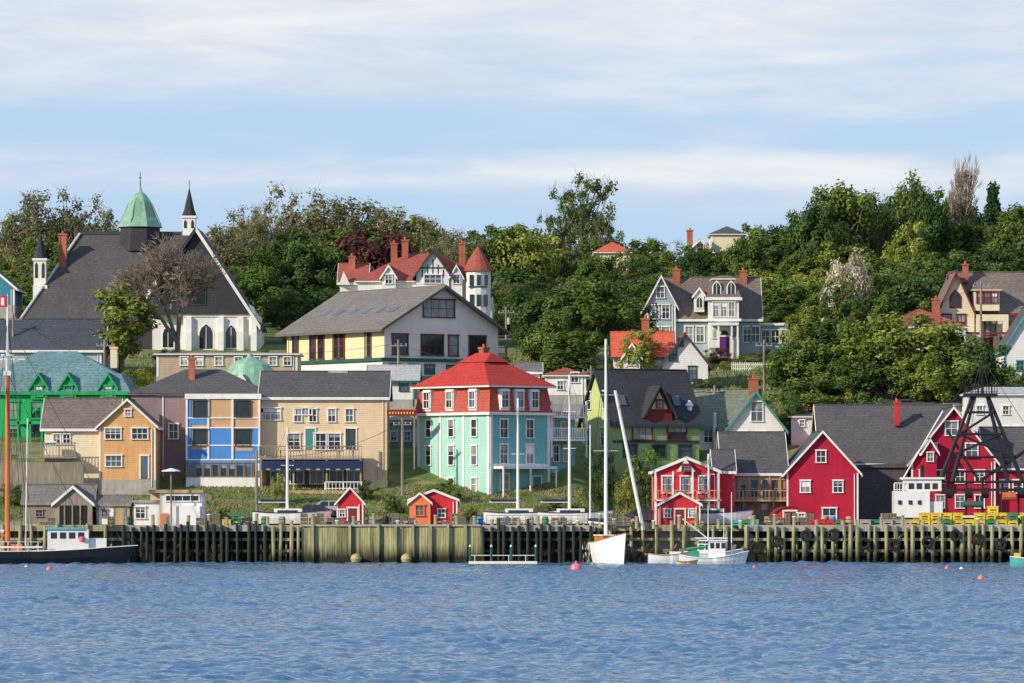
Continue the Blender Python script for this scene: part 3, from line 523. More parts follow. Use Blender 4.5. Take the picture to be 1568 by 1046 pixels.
# M
b=B('white_house_with_orange_roof',1010,456,606,0); u=b.s; f=b.fx; z=b.vz
b.gx(f(940),f(1030),1,7.5,z(545),(545-508)*u,WCLAP,OROOF,DTRIM,.3); b.gy(f(1014),f(1084),0,9,z(556),(556-512)*u,WCLAP,OROOF,DTRIM,.45,bb=.3)
b.win('F',f(1031),z(543),.7,1.3,trim=DTRIM,fr=.08); b.win('F',f(1060),z(572),.75,1.5,trim=DTRIM,fr=.08); b.win('F',f(1042),z(524),.5,.8,trim=DTRIM,fr=.08)
b.win('F',f(1068),z(590),.75,1.2,trim=DTRIM,fr=.08)
b.chim(f(990),4,.8,z(520),z(488)); b.gy(f(955),f(980),0,5,z(545),1.2,WCLAP,OROOF,WHITE,.25); b.win('F',f(967),z(552),.8,.9)
b.done()
# L
b=B('white_house_with_grey_green_roof',1070,436,705,0); u=b.s; f=b.fx; z=b.vz
GG=M('grey_green_roof',(.18,.20,.155),.9,'shingle',.15)
b.gx(f(1066),f(1165),.8,8,z(652),(652-597)*u,WCLAP,GG,TEALT,.3); b.gy(f(1115),f(1200),0,8,z(655),(655-601)*u,WCLAP,GG,TEALT,.45,bb=.22)
b.win('F',f(1159),z(630),1.1,1.9,trim=WHITE); b.win('F',f(1135),z(672),.8,1.3); b.win('F',f(1165),z(672),.8,1.3); b.win('F',f(1085),z(668),.8,1.2,off=.8)
b.chim(f(1157),4,.95,z(610),z(580)); b.box('bay',GG,f(1098),f(1115),-.2,.8,z(670),z(655)); b.tube('flue',STEEL,(f(1094),.3,0),(f(1094),.3,z(632)),.22); b.done()
# K
b=B('green_clapboard_house',938,430,705,22); u=b.s; f=b.fx; z=b.vz; W=f(1073); D=b.lx(893)
b.gx(0,W,0,D,z(645),(645-566)*u,MGRN,BLK,DTRIM,.35); b.box('left_lit_cladding',LGRN,-.05,-.003,0,D,-2,z(646)); b.extx('left_lit_cladding',LGRN,[(0,z(646)),(D,z(646)),(D/2,z(568))],-.05,-.003)  # left skin carries the painted sunlit green
for q,t in((928,612),(905,612),(925,668),(904,668)): b.win('L',b.lx(q),z(t),.85,1.7,off=-.05,trim=WHITE,nv=0)
xa,xb=f(990),f(1030); b.gy(xa,xb,-.1,3,z(628),(628-590)*u,MAROON,BLK,DTRIM,.35,z0=z(645)); b.exty('dormer_gable',M('olive_gable',(.50,.52,.22)),[(xa+.5,z(626)),(xb-.5,z(626)),((xa+xb)/2,z(600))],-.16,-.11); b.win('F',(xa+xb)/2,z(618),.6,.7,off=-.17,trim=MAROON)
for q in(984,1038): b.win('F',f(q),z(661),2.0,1.5,trim=MAROON,nv=2,nh=0)
for q in(965,1010,1050): b.win('F',f(q),z(690),1.3,1.1,trim=DTRIM)
b.box('belt',DTRIM,0,W,-.1,-.004,z(678),z(674))
for q in(955,1040): b.add('skylight',GL[1],[(f(q),D*.12,z(645)+.4+ (D*.12)/(D/2)*5.1),(f(q)+.8,D*.12,z(645)+.4+(D*.12)/(D/2)*5.1),(f(q)+.8,D*.22,z(645)+.4+(D*.22)/(D/2)*5.1),(f(q),D*.22,z(645)+.4+(D*.22)/(D/2)*5.1)],[(0,1,2,3)])
b.lathe('roof_vent',WHITE,f(1064),1,[(.3,z(650)),(.3,z(622)),(.45,z(620)),(.1,z(612))],10)
b.done()
# J
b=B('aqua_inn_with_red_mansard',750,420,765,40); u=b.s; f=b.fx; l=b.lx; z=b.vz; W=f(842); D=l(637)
b.box('walls',AQD,0,W,0,D,-3,z(632)); b.box('left_lit_skin',AQL,-.05,-.003,0,D,-2,z(632))  # left skin carries the painted sunlit tone, main walls the shaded one
for a in(0,D*.34,D*.66,D-.35): b.box('pilaster',WHITE,-.12,-.051,a,a+.3,-1,z(634))
for a in(0,W-.3): b.box('pilaster',WHITE,a,a+.3,-.1,-.003,-1,z(634))
b.box('cornice',WHITE,-.45,W+.45,-.45,D+.45,z(635),z(631)); b.box('belt',WHITE,0,W,-.09,-.004,z(714),z(710)); b.box('foundation',CONC,-.07,W+.07,-.07,D,-3,.35)
z1=z(631)+.003; z2=z(593)
e=.25; vs=[(-e,-e,z1),(W+e,-e,z1),(W+e,D+e,z1),(-e,D+e,z1),(0.15,0.15,z2),(W-.15,.15,z2),(W-.15,D-.15,z2),(.15,D-.15,z2)]
b.add('mansard_storey',REDM,vs,[(0,3,2,1),(4,5,6,7),(0,1,5,4),(1,2,6,5),(2,3,7,6),(3,0,4,7)])
b.hip(0,W,0,D,z(590),(590-549)*u,RROOF,WHITE,.5,ix=W*.42,iy=D*.42); 
b.add('roof_cap',RROOF,[(W*.3,D*.3,z(552)),(W*.7,D*.3,z(552)),(W*.7,D*.7,z(552)),(W*.3,D*.7,z(552)),(W*.5,D*.4,z(537)),(W*.5,D*.6,z(537))],[(0,1,4),(1,2,5,4),(2,3,5),(3,0,4,5),(0,3,2,1)])
def dorm(face,uu,w=.8,hh=1.5):
    if face=='F': b.box('dormer',WHITE,uu-w/2-.2,uu+w/2+.2,-.3,1,z(628),z(595))
    else: b.box('dormer',WHITE,-.3,1,uu-w/2-.2,uu+w/2+.2,z(628),z(595))
    b.win(face,uu,z(611),w,hh,off=-.3,nv=1)
for q in(655,691,727): dorm('L',l(q)); b.win('L',l(q),z(655),.75,1.6,off=-.05,nv=0); b.win('L',l(q),z(697),.75,1.8,off=-.05,nv=0); b.win('L',l(q),z(742),.75,1.2,off=-.05,nv=0)
for q in(770,793,816): dorm('F',f(q),.75)
for q in(771,811): b.win('F',f(q),z(656),.85,1.7); b.win('F',f(q),z(695),.85,1.8)
b.win('F',f(772),z(738),1.0,1.5); b.door('F',f(822),.1,1.0,2.1,TEALT)
b.box('porch',WHITE,W*.05,W*.95,-1.6,-.1,z(718),z(714)); 
for a in(.05,.5,.93): b.box('porch_post',WHITE,W*a,W*a+.14,-1.6,-1.46,-.5,z(718))
wx0,wx1=W,W+4.6; b.box('wing',AQD,wx0,wx1,1.5,D*.8,-3,z(640)); b.hip(wx0+.05,wx1,1.5,D*.8,z(636),.5,RROOF,WHITE,.3,ix=1,iy=1)
for zz in(672,636):
    b.box('balcony_floor',WHITE,wx0+.05,wx1+.2,-.2,1.5,z(zz)-.15,z(zz)+.05); b.rail(WHITE,wx0+.05,wx1+.2,-.15,z(zz)+.05,1.1,.28)
for a in(wx0+.1,wx0+2.4,wx1): b.box('balcony_post',WHITE,a,a+.13,-.2,-.07,z(700),z(612))
b.door('F',wx0+1.3,z(672),.9,2.1,WHITE,off=1.5); b.win('F',wx0+3.2,z(655),.9,1.3,off=1.5)
for q in(.8,2.1,3.4): b.win('F',wx0+q,z(694),.6,1.5,off=1.5); b.win('F',wx0+q,z(735),.6,1.5,off=1.5)
b.chim(W*.75,D*.7,.7,z(570),z(530)); b.done()
# D
b=B('peach_waterfront_building',400,424,758,0); u=b.s; f=b.fx; z=b.vz; W=f(592)
b.gx(0,W,0,9,z(608),(608-569)*u,PEACH,ASPH,WHITE,.3); b.corners(0,W,0,9,z(610),PEACH,.2)
b.win('F',f(414),z(634),1.9,1.1,nv=3,nh=1); b.win('F',f(465),z(630),1.5,.6,nv=4,nh=0)
for q in(456,479,508,535): b.win('F',f(q),z(636),.65,1.2,nv=1)
for q in(450,490,512): b.win('F',f(q),z(676),1.1,1.5,nv=1)
b.door('F',f(475),z(688),.9,2,TEALT); b.door('F',f(537),z(688),1.0,2,DTRIM)
b.box('deck_floor',WOODG,0,f(556),-3,0,z(704),z(701)); b.rail(WOODG,.0,f(556),-2.95,z(701),1.15,.3); 
for a in(.1,3.2,6.4,9.7): b.box('deck_post',WOODT,a,a+.16,-2.95,-2.8,-3,z(704))
for a in(1.5,4.0,7.2,8.6): b.box('deck_table',WOODT,a,a+.9,-1.8,-1.0,z(701)+.7,z(701)+.76); b.box('deck_table_leg',WOODG,a+.4,a+.5,-1.5,-1.4,z(701),z(701)+.7)
b.box('awning',NAVY,.2,f(556),-3.3,-.1,z(712),z(706)); b.extx('awning',NAVY,[(-3.3,z(712)),(-3.1,z(712)),(-3.1,z(719)),(-3.3,z(719))],.2,f(556))
for i in range(20): b.box('awning_valance',CONC if i%2 else NAVY,.2+i*.48,.6+i*.48,-3.36,-3.31,z(720),z(718))
b.box('ground_storey_shade',M('awning_shade_brown',(.16,.11,.08)),.5,f(556),-.1,-.06,z(745),z(712))  # dark panel painting the shade below the awning
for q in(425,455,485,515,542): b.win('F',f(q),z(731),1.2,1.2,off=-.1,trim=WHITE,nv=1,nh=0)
b.box('terrace',WOODT,f(440),f(565),-3.5,-.05,-3,z(751)+.003); b.rail(WHITE,f(500),f(560),-3.3,z(750),.8)
b.box('side_lean_to',PEACH,f(560),W+.1,-1.2,-.06,-3,z(735)); 
b.tube('vent',STEEL,(f(580),-.2,0),(f(580),-.2,z(690)),.1); b.box('chimney_vent',STEEL,f(500),f(530),4.2,5,z(572),z(566)); b.done()
# C
b=B('mauve_and_blue_panel_building',285,423,738,0); u=b.s; f=b.fx; z=b.vz; W=f(398)
b.box('walls',TANP,0,W,0,7.9,-3,z(612)); b.box('parapet',WHITE,-.12,W+.12,-.15,7.9,z(611),z(603))
for q in(286,319,356,397): b.box('mullion_post',WHITE,f(q)-.1,f(q)+.1,-.14,-.003,z(704),z(612))
for k in(704,682,655,640): b.box('rail_trim',WHITE,.0,W,-.1,-.004,z(k)-.06,z(k)+.06)
b.box('blue_panel',BLUE,f(287),f(293),-.05,-.004,z(703),z(613)); b.box('blue_panel',BLUE,f(320),f(356),-.05,-.004,z(704),z(655))
b.box('blue_panel',BLUE,f(293)+.003,f(319),-.05,-.004,z(650),z(641)); b.box('blue_panel',BLUE,f(386)+.003,f(396),-.05,-.004,z(703),z(655)); b.box('blue_panel',BLUE,f(293)+.003,f(319),-.05,-.004,z(703),z(688)); b.box('blue_panel',BLUE,f(357),f(386),-.05,-.004,z(703),z(690))
for cx_ in(307,372):
    for cy_ in(626,670): b.win('F',f(cx_),z(cy_),1.35,1.5,trim=DTRIM,fr=.08,nv=1,nh=0,glass=GL[0],off=-.05)
b.box('shop_front',BLUE,0,W,-.08,-.004,z(712),z(704)+-.1); b.box('shop_base',WHITE,0,W,-.1,-.004,-1,z(731))
for i in range(9): b.win('F',.45+i*.80,z(719),.58,1.3,trim=WOODG,fr=.07,nv=0,nh=0,off=-.01)
b.box('rear_block',MAUVE,f(190),f(404),8,18,-3,z(601)); b.hip(f(190),f(404),8,18,z(600),(600-560)*u,ASPH,RWOOD,.3)
b.box('link_wall',MAUVE,f(240),f(285),3,8,-3,z(606)); b.win('F',f(262),z(660),.8,1.4,off=3)
b.box('link_roof',ASPH,f(236),f(285),2.8,8,z(606)+.003,z(602))
b.tube('downpipe',WHITE,(f(246),2.95,-1),(f(246),2.95,z(604)),.06); b.chim(f(281),11,.65,z(580),z(546))
b.lathe('copper_cupola',COPPER,f(362),22,[(2.6,z(566)),(2.5,z(560)),(2.0,z(549)),(1.1,z(541)),(.4,z(537)),(.1,z(530))],14)
b.box('copper_base',COPPER,f(322),f(402),19,26,z(590),z(566)); b.exty('copper_gable',WHITE,[(f(330),z(592)),(f(370),z(592)),(f(350),z(562))],18.5,18.9)
b.done()
# B
b=B('tan_shingled_house',152,420,738,0); u=b.s; f=b.fx; z=b.vz; W=f(238)
b.gx(f(66),f(175),1.2,8,z(654),(654-611)*u,CREAM,BROOF,WHITE,.35); b.gy(0,W,0,7.7,z(652),(652-613)*u,TAN,BROOF,WHITE,.3,bb=.14); b.corners(0,W,0,7.5,z(655),WHITE,.14)
for q,t in((173,664),(214,664),(174,706)): b.win('F',f(q),z(t),1.45,1.0,nv=2,nh=1)
b.door('F',f(221),.3,.7,2.2,GL[1]); b.win('F',f(196),z(632),.5,.6,nv=1,nh=1); b.chim(f(118),5,.5,z(640),z(628),STEEL)
b.rail(WOODG,f(20),f(118),-.5,z(700),1.4,.3); b.box('deck_floor',WOODG,f(18),f(120),-.6,1.2,z(702),z(700)); b.box('retaining_wall',WOODG,f(-30),f(130),-1.2,-.65,-3,z(708)); b.rail(WOODG,f(-30),f(20),-.9,z(708),1.0,.3)
for q in(85,100): b.win('F',f(q),z(672),.6,.9,off=1.2)
b.box('vent_box',WHITE,f(70),f(86),-.4,.2,z(684),z(675)); b.done()
# E
b=B('bright_green_house',-30,440,680,0); u=b.s; f=b.fx; z=b.vz; W=f(192)
b.box('walls',GREEN,0,W,0,11,-3,z(600)); b.hip(0,W,0,11,z(600),(600-572)*u,TEALR,GREEN,.5,ix=1.0,iy=1.0,t=.3); b.hip(1.3,W-1.3,1.3,9.7,z(572),(572-536)*u,TEALR,GREEN,.3,ix=4.4,iy=3.5)
for q in(60,105,166): b.gy(f(q)-.8,f(q)+.8,-.4,3,z(592),1.2,GREEN,TEALR,GREEN,.2,z0=z(612)); b.win('F',f(q),z(599),.7,1.0,off=-.4,trim=GREEN)
for q in(20,55,90,125,160): b.win('F',f(q),z(628),.9,1.6,trim=GREEN,fr=.18); b.win('F',f(q),z(662),.9,1.4,trim=GREEN,fr=.18)
b.box('porch',GREEN,f(30),f(85),-2.5,0,z(650),z(646)); b.exty('porch_stair',GREEN,[(f(30),z(650)),(f(60),z(622)),(f(62),z(626)),(f(34),z(653))],-2.4,-2.2)
for q in(32,50,68,84): b.box('porch_post',GREEN,f(q)-.1,f(q)+.1,-2.5,-2.3,-2,z(618))
b.chim(f(132),5,.7,z(585),z(562),CONC); b.chim(f(162),9,.7,z(560),z(530),CREAM)
b.done()
# O
b=B('red_fisheries_building',1205,409,808,0); u=b.s; f=b.fx; z=b.vz; W=f(1314)
b.gx(f(1110),f(1206),2.5,14,z(724),(724-662)*u,WOODT,ASPH,WHITE,.25); b.gy(0,W,0,14.2,z(722),(722-662)*u,RED,ASPH,WHITE,.35,bb=.16); b.corners(0,W,0,14,z(724),WHITE,.13)
for q,t in((1257,699),(1233,745),(1283,745)): b.win('F',f(q),z(t),.8,1.05,nv=1,nh=1)
b.win('F',f(1270),z(790),1.2,1.4,nv=1)
b.box('loading_door',MAROON,f(1222),f(1243),-.08,-.046,.1,z(780)-.2)
for i in range(6):
    q=f(1116)+i*.98; b.fb('glazing_post',WOODT,'F',q,q+.14,-1,z(726),.003,.2,2.5)
    b.win('F',q+.55,z(748),.6,1.6,off=2.5,trim=WOODT,nv=0); b.win('F',q+.55,z(783),.6,1.4,off=2.5,trim=WOODT,nv=0) if i%2 else None
for i in range(5):
    q=f(1112)+i*1.4; b.tube('scaffold_pole',WOODG,(q,.8,0),(q+.6,.8,z(735)),.06)
b.box('balcony',WOODT,f(1110),f(1204),.6,2.5,z(768),z(765)); b.rail(WOODT,f(1110),f(1204),.7,z(765),.9)
b.done()
b=B('red_boat_house',1003,407,808,0); u=b.s; f=b.fx; z=b.vz
FIRE=M('vermilion_clapboard',(.62,.03,.05),kind='clap',var=.13)
b.gy(f(1003),f(1100),0,8,z(722),(722-702)*u,FIRE,ASPH,WHITE,.3,bb=.18); b.gx(f(1095),f(1125),1,8.2,z(722),(722-690)*u,FIRE,ASPH,WHITE,.2); b.corners(f(1003),f(1100),0,8,z(724),WHITE,.16)
for q in(1022,1050,1078): b.win('F',f(q),z(742),.9,1.5,trim=WHITE); 
for q in(1022,1085): b.win('F',f(q),z(785),.9,1.3,trim=ORG)
b.box('balcony',WHITE,f(1001),f(1104),-1.0,0,z(767),z(765)); b.rail(ORG,f(1001),f(1104),-.95,z(765),.9,.4); b.exty('dormer',WHITE,[(f(1036),z(722)),(f(1064),z(722)),(f(1050),z(703))],-.6,-.4); b.win('F',f(1050),z(716),.6,.5,off=-.6,trim=MAROON)
for q in(1003,1030,1060,1100): b.box('post',WHITE,f(q)-.08,f(q)+.08,-1.0,-.84,0,z(722))
b.done()
b=B('red_museum_building',1392,424,808,0); u=b.s; f=b.fx; z=b.vz
b.gx(f(1262),f(1470),3,17,z(708),(708-619)*u,RED,ASPH,WHITE,.3); b.gy(f(1396),f(1524),0,15,z(705),(705-625)*u,RED,ASPH,WHITE,.4,bb=.16); b.corners(f(1396),f(1524),0,14,z(706),WHITE,.14)
b.win('F',f(1457),z(656),1.1,1.3,trim=WHITE,nv=1); 
for q in(1425,1488): b.win('F',f(q),z(690),1.1,1.3,trim=WHITE,nv=1)
for q in(1415,1440,1470,1500): b.win('F',f(q),z(730),.8,1.2,trim=WHITE,nv=1); b.win('F',f(q),z(768),.8,1.2,trim=WHITE,nv=1)
b.gx(f(1515),f(1640),1,12,z(716),(716-655)*u,RED,ASPH,WHITE,.3)
for q in(1540,1560): b.win('F',f(q),z(745),.8,1.2,off=1,trim=WHITE)
b.gy(f(1412),f(1432),-1.5,3,z(690),1.0,RED,ASPH,WHITE,.25,z0=z(740)); b.win('F',f(1422),z(700),.5,.8,off=-1.5,trim=WHITE); b.box('siding_link',ASPH,f(1316),f(1390),.5,3,-1,z(716)); b.exty('link_roof',ASPH,[(f(1312),z(716)),(f(1396),z(716)),(f(1396),z(708)),(f(1314),z(712))],.2,2.9)
b.chim(f(1383),7,.5,z(650),z(616),REDP)
b.done()
simple('long_white_house',1325,260,446,705,618,592,WCLAP,LTGRY,typ='x',d=11,wins=[(1542,650),(1558,650),(1545,690)],wh=12,ww=8).done()
simple('long_white_house',1480,130,441,705,603,592,WCLAP,LTGRY,typ='h',d=4,wins=[(1540,628),(1556,660),(1540,660),(1500,628)],wh=12,ww=8).done()
simple('cream_cottage',1212,105,438,712,637,628,WCLAP,ASPH,typ='h',wins=[(1228,648),(1252,648),(1272,648)],wh=9,ww=6,ch=[(1235,625)]).done()
b=simple('charcoal_roofed_house',1290,150,444,705,622,606,CREAM,ASPH,typ='x',d=9,ch=[(1319,617)]); b.done()
def shed(name,px,w,Y,base,eave,peak,wall,roof,trim,wins=(),door=None,ov=.2,typ='y',d=3.5):
    b=B(name,px,Y,base,0); W=w*b.s
    (b.gy if typ=='y' else b.gx)(0,W,0,d,b.vz(eave),(eave-peak)*b.s,wall,roof,trim,ov,z0=-.4,bb=.12); b.corners(0,W,0,d,b.vz(eave)-.05,trim,.1,z0=-.3)
    for q in wins: b.win('F',b.fx(q[0]),b.vz(q[1]),q[2]*b.s,q[3]*b.s,trim=trim,fr=.09)
    if door: b.door('F',b.fx(door[0]),0,.85,1.8,door[1],trim)
    return b
shed('red_shed',516,40,404.5,808,770,748,REDP,ASPH,WHITE,[(524,786,7,10)],(540,MAROON)).done()
b=shed('red_shed',628,72,404.5,806,766,752,REDP,RRS,WHITE,[(676,786,10,12)],(645,ORG)); b.gy(-.05,1.9,-.8,-.05,b.vz(770),.8,ORG,RRS,WHITE,.15,z0=-.3,bb=.1); b.win('F',.9,1.5,.7,.9,off=-.8,trim=ORG); b.done()
shed('red_shed',1010,62,402.5,810,773,756,REDP,ASPH,WHITE,[(1022,786,8,12),(1060,786,10,12)],(1041,MAROON)).done()
b=shed('grey_fishing_shed',36,106,404,806,769,744,WOODG,GROOF,WOODG,[(60,786,9,9)],None,typ='x',d=4)
b.gy(b.fx(84),b.fx(142),-.6,3,b.vz(771),1.5,WOODG,GROOF,WHITE,.2,z0=-.3); b.box('open_bay_shade',VOID,b.fx(92),b.fx(134),-.64,-.603,0,b.vz(774));  # flat black panel paints the shade inside the open bay
for q in(100,112,124): b.box('bay_post',WOODG,b.fx(q)-.07,b.fx(q)+.07,-.72,-.65,0,b.vz(773))
b.done()
shed('small_grey_shed',150,48,404,806,772,762,WHITE,GROOF,WOODG,[(160,786,8,10)],(183,WOODT),typ='x',d=3).done()
b=B('white_harbour_office',205,404,808,0); f=b.fx; z=b.vz
b.box('walls',WHITE,f(205),f(245),0,4,-.2,z(770)); b.box('roof',CONC,f(203),f(247),-.2,4.2,z(770)+.003,z(766)); b.box('walls',WHITE,f(245),f(310),-.5,4,-.2,z(755)); b.box('roof',WOODT,f(228),f(312),-.8,4.2,z(755)+.003,z(750)); b.box('upper_walls',M('buff_panel',(.62,.48,.3)),f(230),f(245),.2,3,z(766)+.003,z(755))
b.win('F',f(280),z(763),3.0,.45,off=-.5,nv=3,nh=0,trim=WHITE,glass=GL[0]); b.win('F',f(215),z(785),.8,1.0,trim=WHITE); b.box('ice_box',HULLW,f(262),f(308),-1.6,-.52,-.2,z(775)); b.box('cabinet',ORG,f(247),f(258),-1,-.52,-.2,z(786)); b.done()
b=B('red_quonset_shed',1182,403.5,808,0); n=12; W=55*b.s
pts=[(W/2+W/2*math.cos(math.pi*i/n),.7+W*.36*math.sin(math.pi*i/n)) for i in range(n+1)]
b.exty('walls',REDP,[(0,-.2)]+[(W,-.2)]+pts,0,5); b.exty('roof',MAROON,[(x*1.03-.05,y_+.08) for x,y_ in pts]+[(x,y_) for x,y_ in reversed(pts)],-.15,5); b.door('F',W*.5,0,1.1,1.5,MAROON); b.win('F',W*.82,1.0,.5,.6); b.done()
# ------------------------------------------------------------ wharf
DZ=Z(806,400)
def wharf(name,p0,p1,mat,Y=399,step=13,tyres=0,braces=True,zt=DZ,r=.17,cap=None):
    b=B(name,loc=(0,0,0)); a,c=X(p0,Y)+.004,X(p1,Y)-.004; b.box('deck',DECK,a,c,Y+.25,Y+6,zt-.28,zt); b.box('stringer',cap or mat,a,c,Y-.02,Y+.24,zt-.45,zt+.12)
    b.box('void_shade_sheet',VOID,a+.05,c-.05,Y+2.2,Y+2.5,-2,zt-.3)  # black sheet painting the dark void under the deck
    x=a+.2
    while x<c:
        t=zt+random.uniform(-.1,.7 if random.random()<.3 else .25); rr=r*random.uniform(.8,1.15)
        b.tube('pile',mat,(x+random.uniform(-.1,.1),Y-.25,-2),(x,Y-.22,t),rr,rr*.9,8)
        if random.random()<.6: b.tube('rear_pile',mat,(x+.4,Y+1.6,-2),(x+.4,Y+1.6,zt-.3),rr,rr*.9,6)
        x+=step*S(Y)*random.uniform(.6,1.35)
    for zz in(zt-1.2,1.1): b.box('waler',mat,a,c,Y-.0,Y+.2,zz-.13,zz+.13)
    if braces:
        x=a+1
        while x<c-2.5: b.tube('brace',mat,(x,Y+.35,.2),(x+2.2,Y+.35,zt-.5),.1,n=5); x+=random.uniform(2.6,4.4)
    if tyres:
        x=a+1
        while x<c-1:
            zc=random.uniform(1.3,2.6); n=14; R=.42; rr=.15
            vs=[];fs=[]
            for i in range(n):
                for j in range(6):
                    t1=6.2832*i/n; t2=6.2832*j/6; q=R+rr*math.cos(t2); vs.append((x+q*math.cos(t1),Y-.62+rr*math.sin(t2),zc+q*math.sin(t1)))
            for i in range(n):
                for j in range(6): fs.append((i*6+j,((i+1)%n)*6+j,((i+1)%n)*6+(j+1)%6,i*6+(j+1)%6))
            b.add('tyre_fender',RUB,vs,fs); b.tube('tyre_rope',WIRE,(x,Y-.5,zc+R),(x,Y-.45,zt),.025,n=4); x+=tyres*random.uniform(.6,1.5)
    return b
wharf('wharf',-120,188,PILT,Y=401,step=22).done()
wharf('wharf',186,415,PILD,step=14,cap=CONC).done(); b=wharf('wharf',415,462,PILT,step=15); b.done()
b=B('sheet_piled_quay',loc=(0,0,0)); a,c=X(462,399),X(736,399); x=a; i=0
while x<c:
    w=random.uniform(.16,.3); b.box('sheet_plank',PLK if random.random()<.72 else PLK2,x,x+w-.02,399-random.uniform(.0,.06),399.3,-2,DZ-.1+random.uniform(-.03,.05)); x+=w
b.box('gap_shade_sheet',VOID,a,c,399.31,399.5,-2,DZ-.3); b.box('deck',DECK,a,c,399.51,405,DZ-.28,DZ); b.box('cap_rail',CONC,a,c,398.85,399.5,DZ,DZ+.18)  # first box: black sheet painting shade into the plank gaps
x=a+1
while x<c: b.box('fender_post',PILT,x-.12,x+.12,398.65,398.84,-2,DZ+random.uniform(0,.3)); x+=random.choice([1.6,2.6,3.4])
for q in(545,622): b.lathe('float_ball',TANB,X(q,398.4),398.2,[(.05,-.1),(.38,.1),(.5,.4),(.38,.72),(.05,.88)],12)
b.done()
wharf('wharf',736,912,PILD,step=12,cap=CONC).done(); wharf('wharf',912,1142,PILT,Y=401.5,step=24).done(); wharf('wharf',1140,1700,PILT,step=14,tyres=2.2,cap=CONC,r=.19).done()
# ------------------------------------------------------------ boats
def hull(b,L,Bm,fb_,sheer,mat,stripe=None,keel=-.6,x0=0,n=16,deck=None,low=None):
    st=[]
    for i in range(n+1):
        t=i/n; wdt=Bm/2*max(.03,math.sin(min(1,(t*.72+.28))*math.pi)**.6 if t<1 else .02)
        if t>.55: wdt=Bm/2*max(.02,1-((t-.55)/.45)**2.2)
        sh=fb_+sheer*(abs(t-.4)/.6)**2
        x=x0+t*L
        pr=[(.0,keel*(1-.6*t**4)),(.75*wdt,-.1),(.93*wdt,sh*.45),(wdt,sh)]
        st.append([(x+(.12*L*(zz/sh) if t>.9 and zz>0 else 0)*(t-.9)*10*.5,yy,zz) for yy,zz in pr])
    for sgn in(-1,1):
        for k in range(3):
            vs=[];fs=[]
            for s_ in st: vs+=[(s_[k][0],sgn*s_[k][1],s_[k][2]),(s_[k+1][0],sgn*s_[k+1][1],s_[k+1][2])]
            for i in range(n): fs.append((2*i,2*i+2,2*i+3,2*i+1))
            b.add('hull',(low or mat) if k==0 else mat,vs,fs)
        for i in range(n): b.tube('gunwale',stripe or mat,(st[i][3][0],sgn*st[i][3][1],st[i][3][2]),(st[i+1][3][0],sgn*st[i+1][3][1],st[i+1][3][2]),.05,n=5)
    vs=[];fs=[]
    for s_ in st: vs+=[(s_[3][0],-s_[3][1],s_[3][2]-.08),(s_[3][0],s_[3][1],s_[3][2]-.08)]
    for i in range(n): fs.append((2*i,2*i+2,2*i+3,2*i+1))
    b.add('deck',deck or WOODT,vs,fs)
    s0=st[0]; b.add('transom',mat,[(p[0],-p[1],p[2]) for p in s0]+[(p[0],p[1],p[2]) for p in reversed(s0)],[tuple(range(8))])
def stays(b,top,pts,r=.022):
    for p in pts: b.tube('rigging',WIRE,top,p,r,n=4)
b=B('schooner',loc=(X(-95,394),394,0),yaw=4); hull(b,17,4.2,1.15,.5,HULLB,stripe=WHITE,deck=WOODT,low=ANTIF)
mz=Z(470,394); mx=X(11,394)-X(-95,394)
b.tube('mast',ORM,(mx,0,.5),(mx,0,Z(572,394)),.25,.2,10); b.tube('topmast',MASTM,(mx,0,Z(572,394)),(mx,0,mz),.17,.08,8); b.box('spreader',MASTM,mx-1.6,mx+1.6,-.05,.05,Z(551,394),Z(549,394)); b.box('masthead',MASTM,mx-.35,mx+.35,-.2,.2,Z(575,394),Z(568,394)); b.box('crosstree',MASTM,mx-.6,mx+.6,-.2,.2,Z(545,394),Z(542,394))
stays(b,(mx,0,mz-1),[(16.6,0,1.9),(mx-2,-1.8,1.3),(mx+1.5,-2,1.3),(mx+2.5,-2,1.3),(0,0,1.6),(mx+2,1.9,1.3)],.03); stays(b,(mx,0,Z(572,394)),[(mx-1.2,-2,1.3),(mx+.8,-2,1.3),(14,0,1.7)],.03)
b.tube('mast',MASTM,(mx+1.6,0,.5),(mx+1.8,0,Z(640,394)),.07,.05); b.tube('boom',ORM,(mx,0,2.5),(mx-5,0,2.9),.1)
b.box('wheelhouse',HULLW,9.9,13.6,-1.3,1.3,1.1,3.1); b.box('wheelhouse_roof',TEALH,9.7,13.2,-1.45,1.45,3.1,3.3)
for k in range(4): b.box('wheelhouse_window',GL[0],10.2+k*.82,10.75+k*.82,-1.33,-1.301,2.3,2.85)
b.box('forward_cabin',HULLW,13.6,15.2,-.9,.9,1.2,2.3); b.box('rail_white',WHITE,.5,9.5,-2.1,-2.03,1.45,1.62)
for k in range(10): b.tube('stanchion',WHITE,(1+k*.9,-2.06,1.1),(1+k*.9,-2.06,2.0),.035)
b.tube('lifeline',WHITE,(1,-2.06,2),(9.4,-2.06,2),.025); b.lathe('life_ring',PINK,13.0,-1.35,[(.05,2.0),(.28,2.1),(.28,2.4),(.05,2.5)],8); b.box('deck_chest',ORG,6.5,7.6,-1,0,1.1,1.8); b.box('deck_house',WOODT,3,6,-1,1,1.1,2.1); b.tube('furled_sail',M('sail_cloth',(.6,.55,.45)),(mx-.3,0,2.9),(mx-4.6,0,3.2),.2,.13)
b.box('flag',FLAG,mx-.9,mx-.0,-.02,.02,mz+.0,mz+1.0); b.box('flag_white',WHITE,mx-.6,mx-.3,-.024,.024,mz+.15,mz+.85); b.tube('flagstaff',MASTM,(mx,0,mz-.2),(mx,0,mz+1.2),.03); b.done()
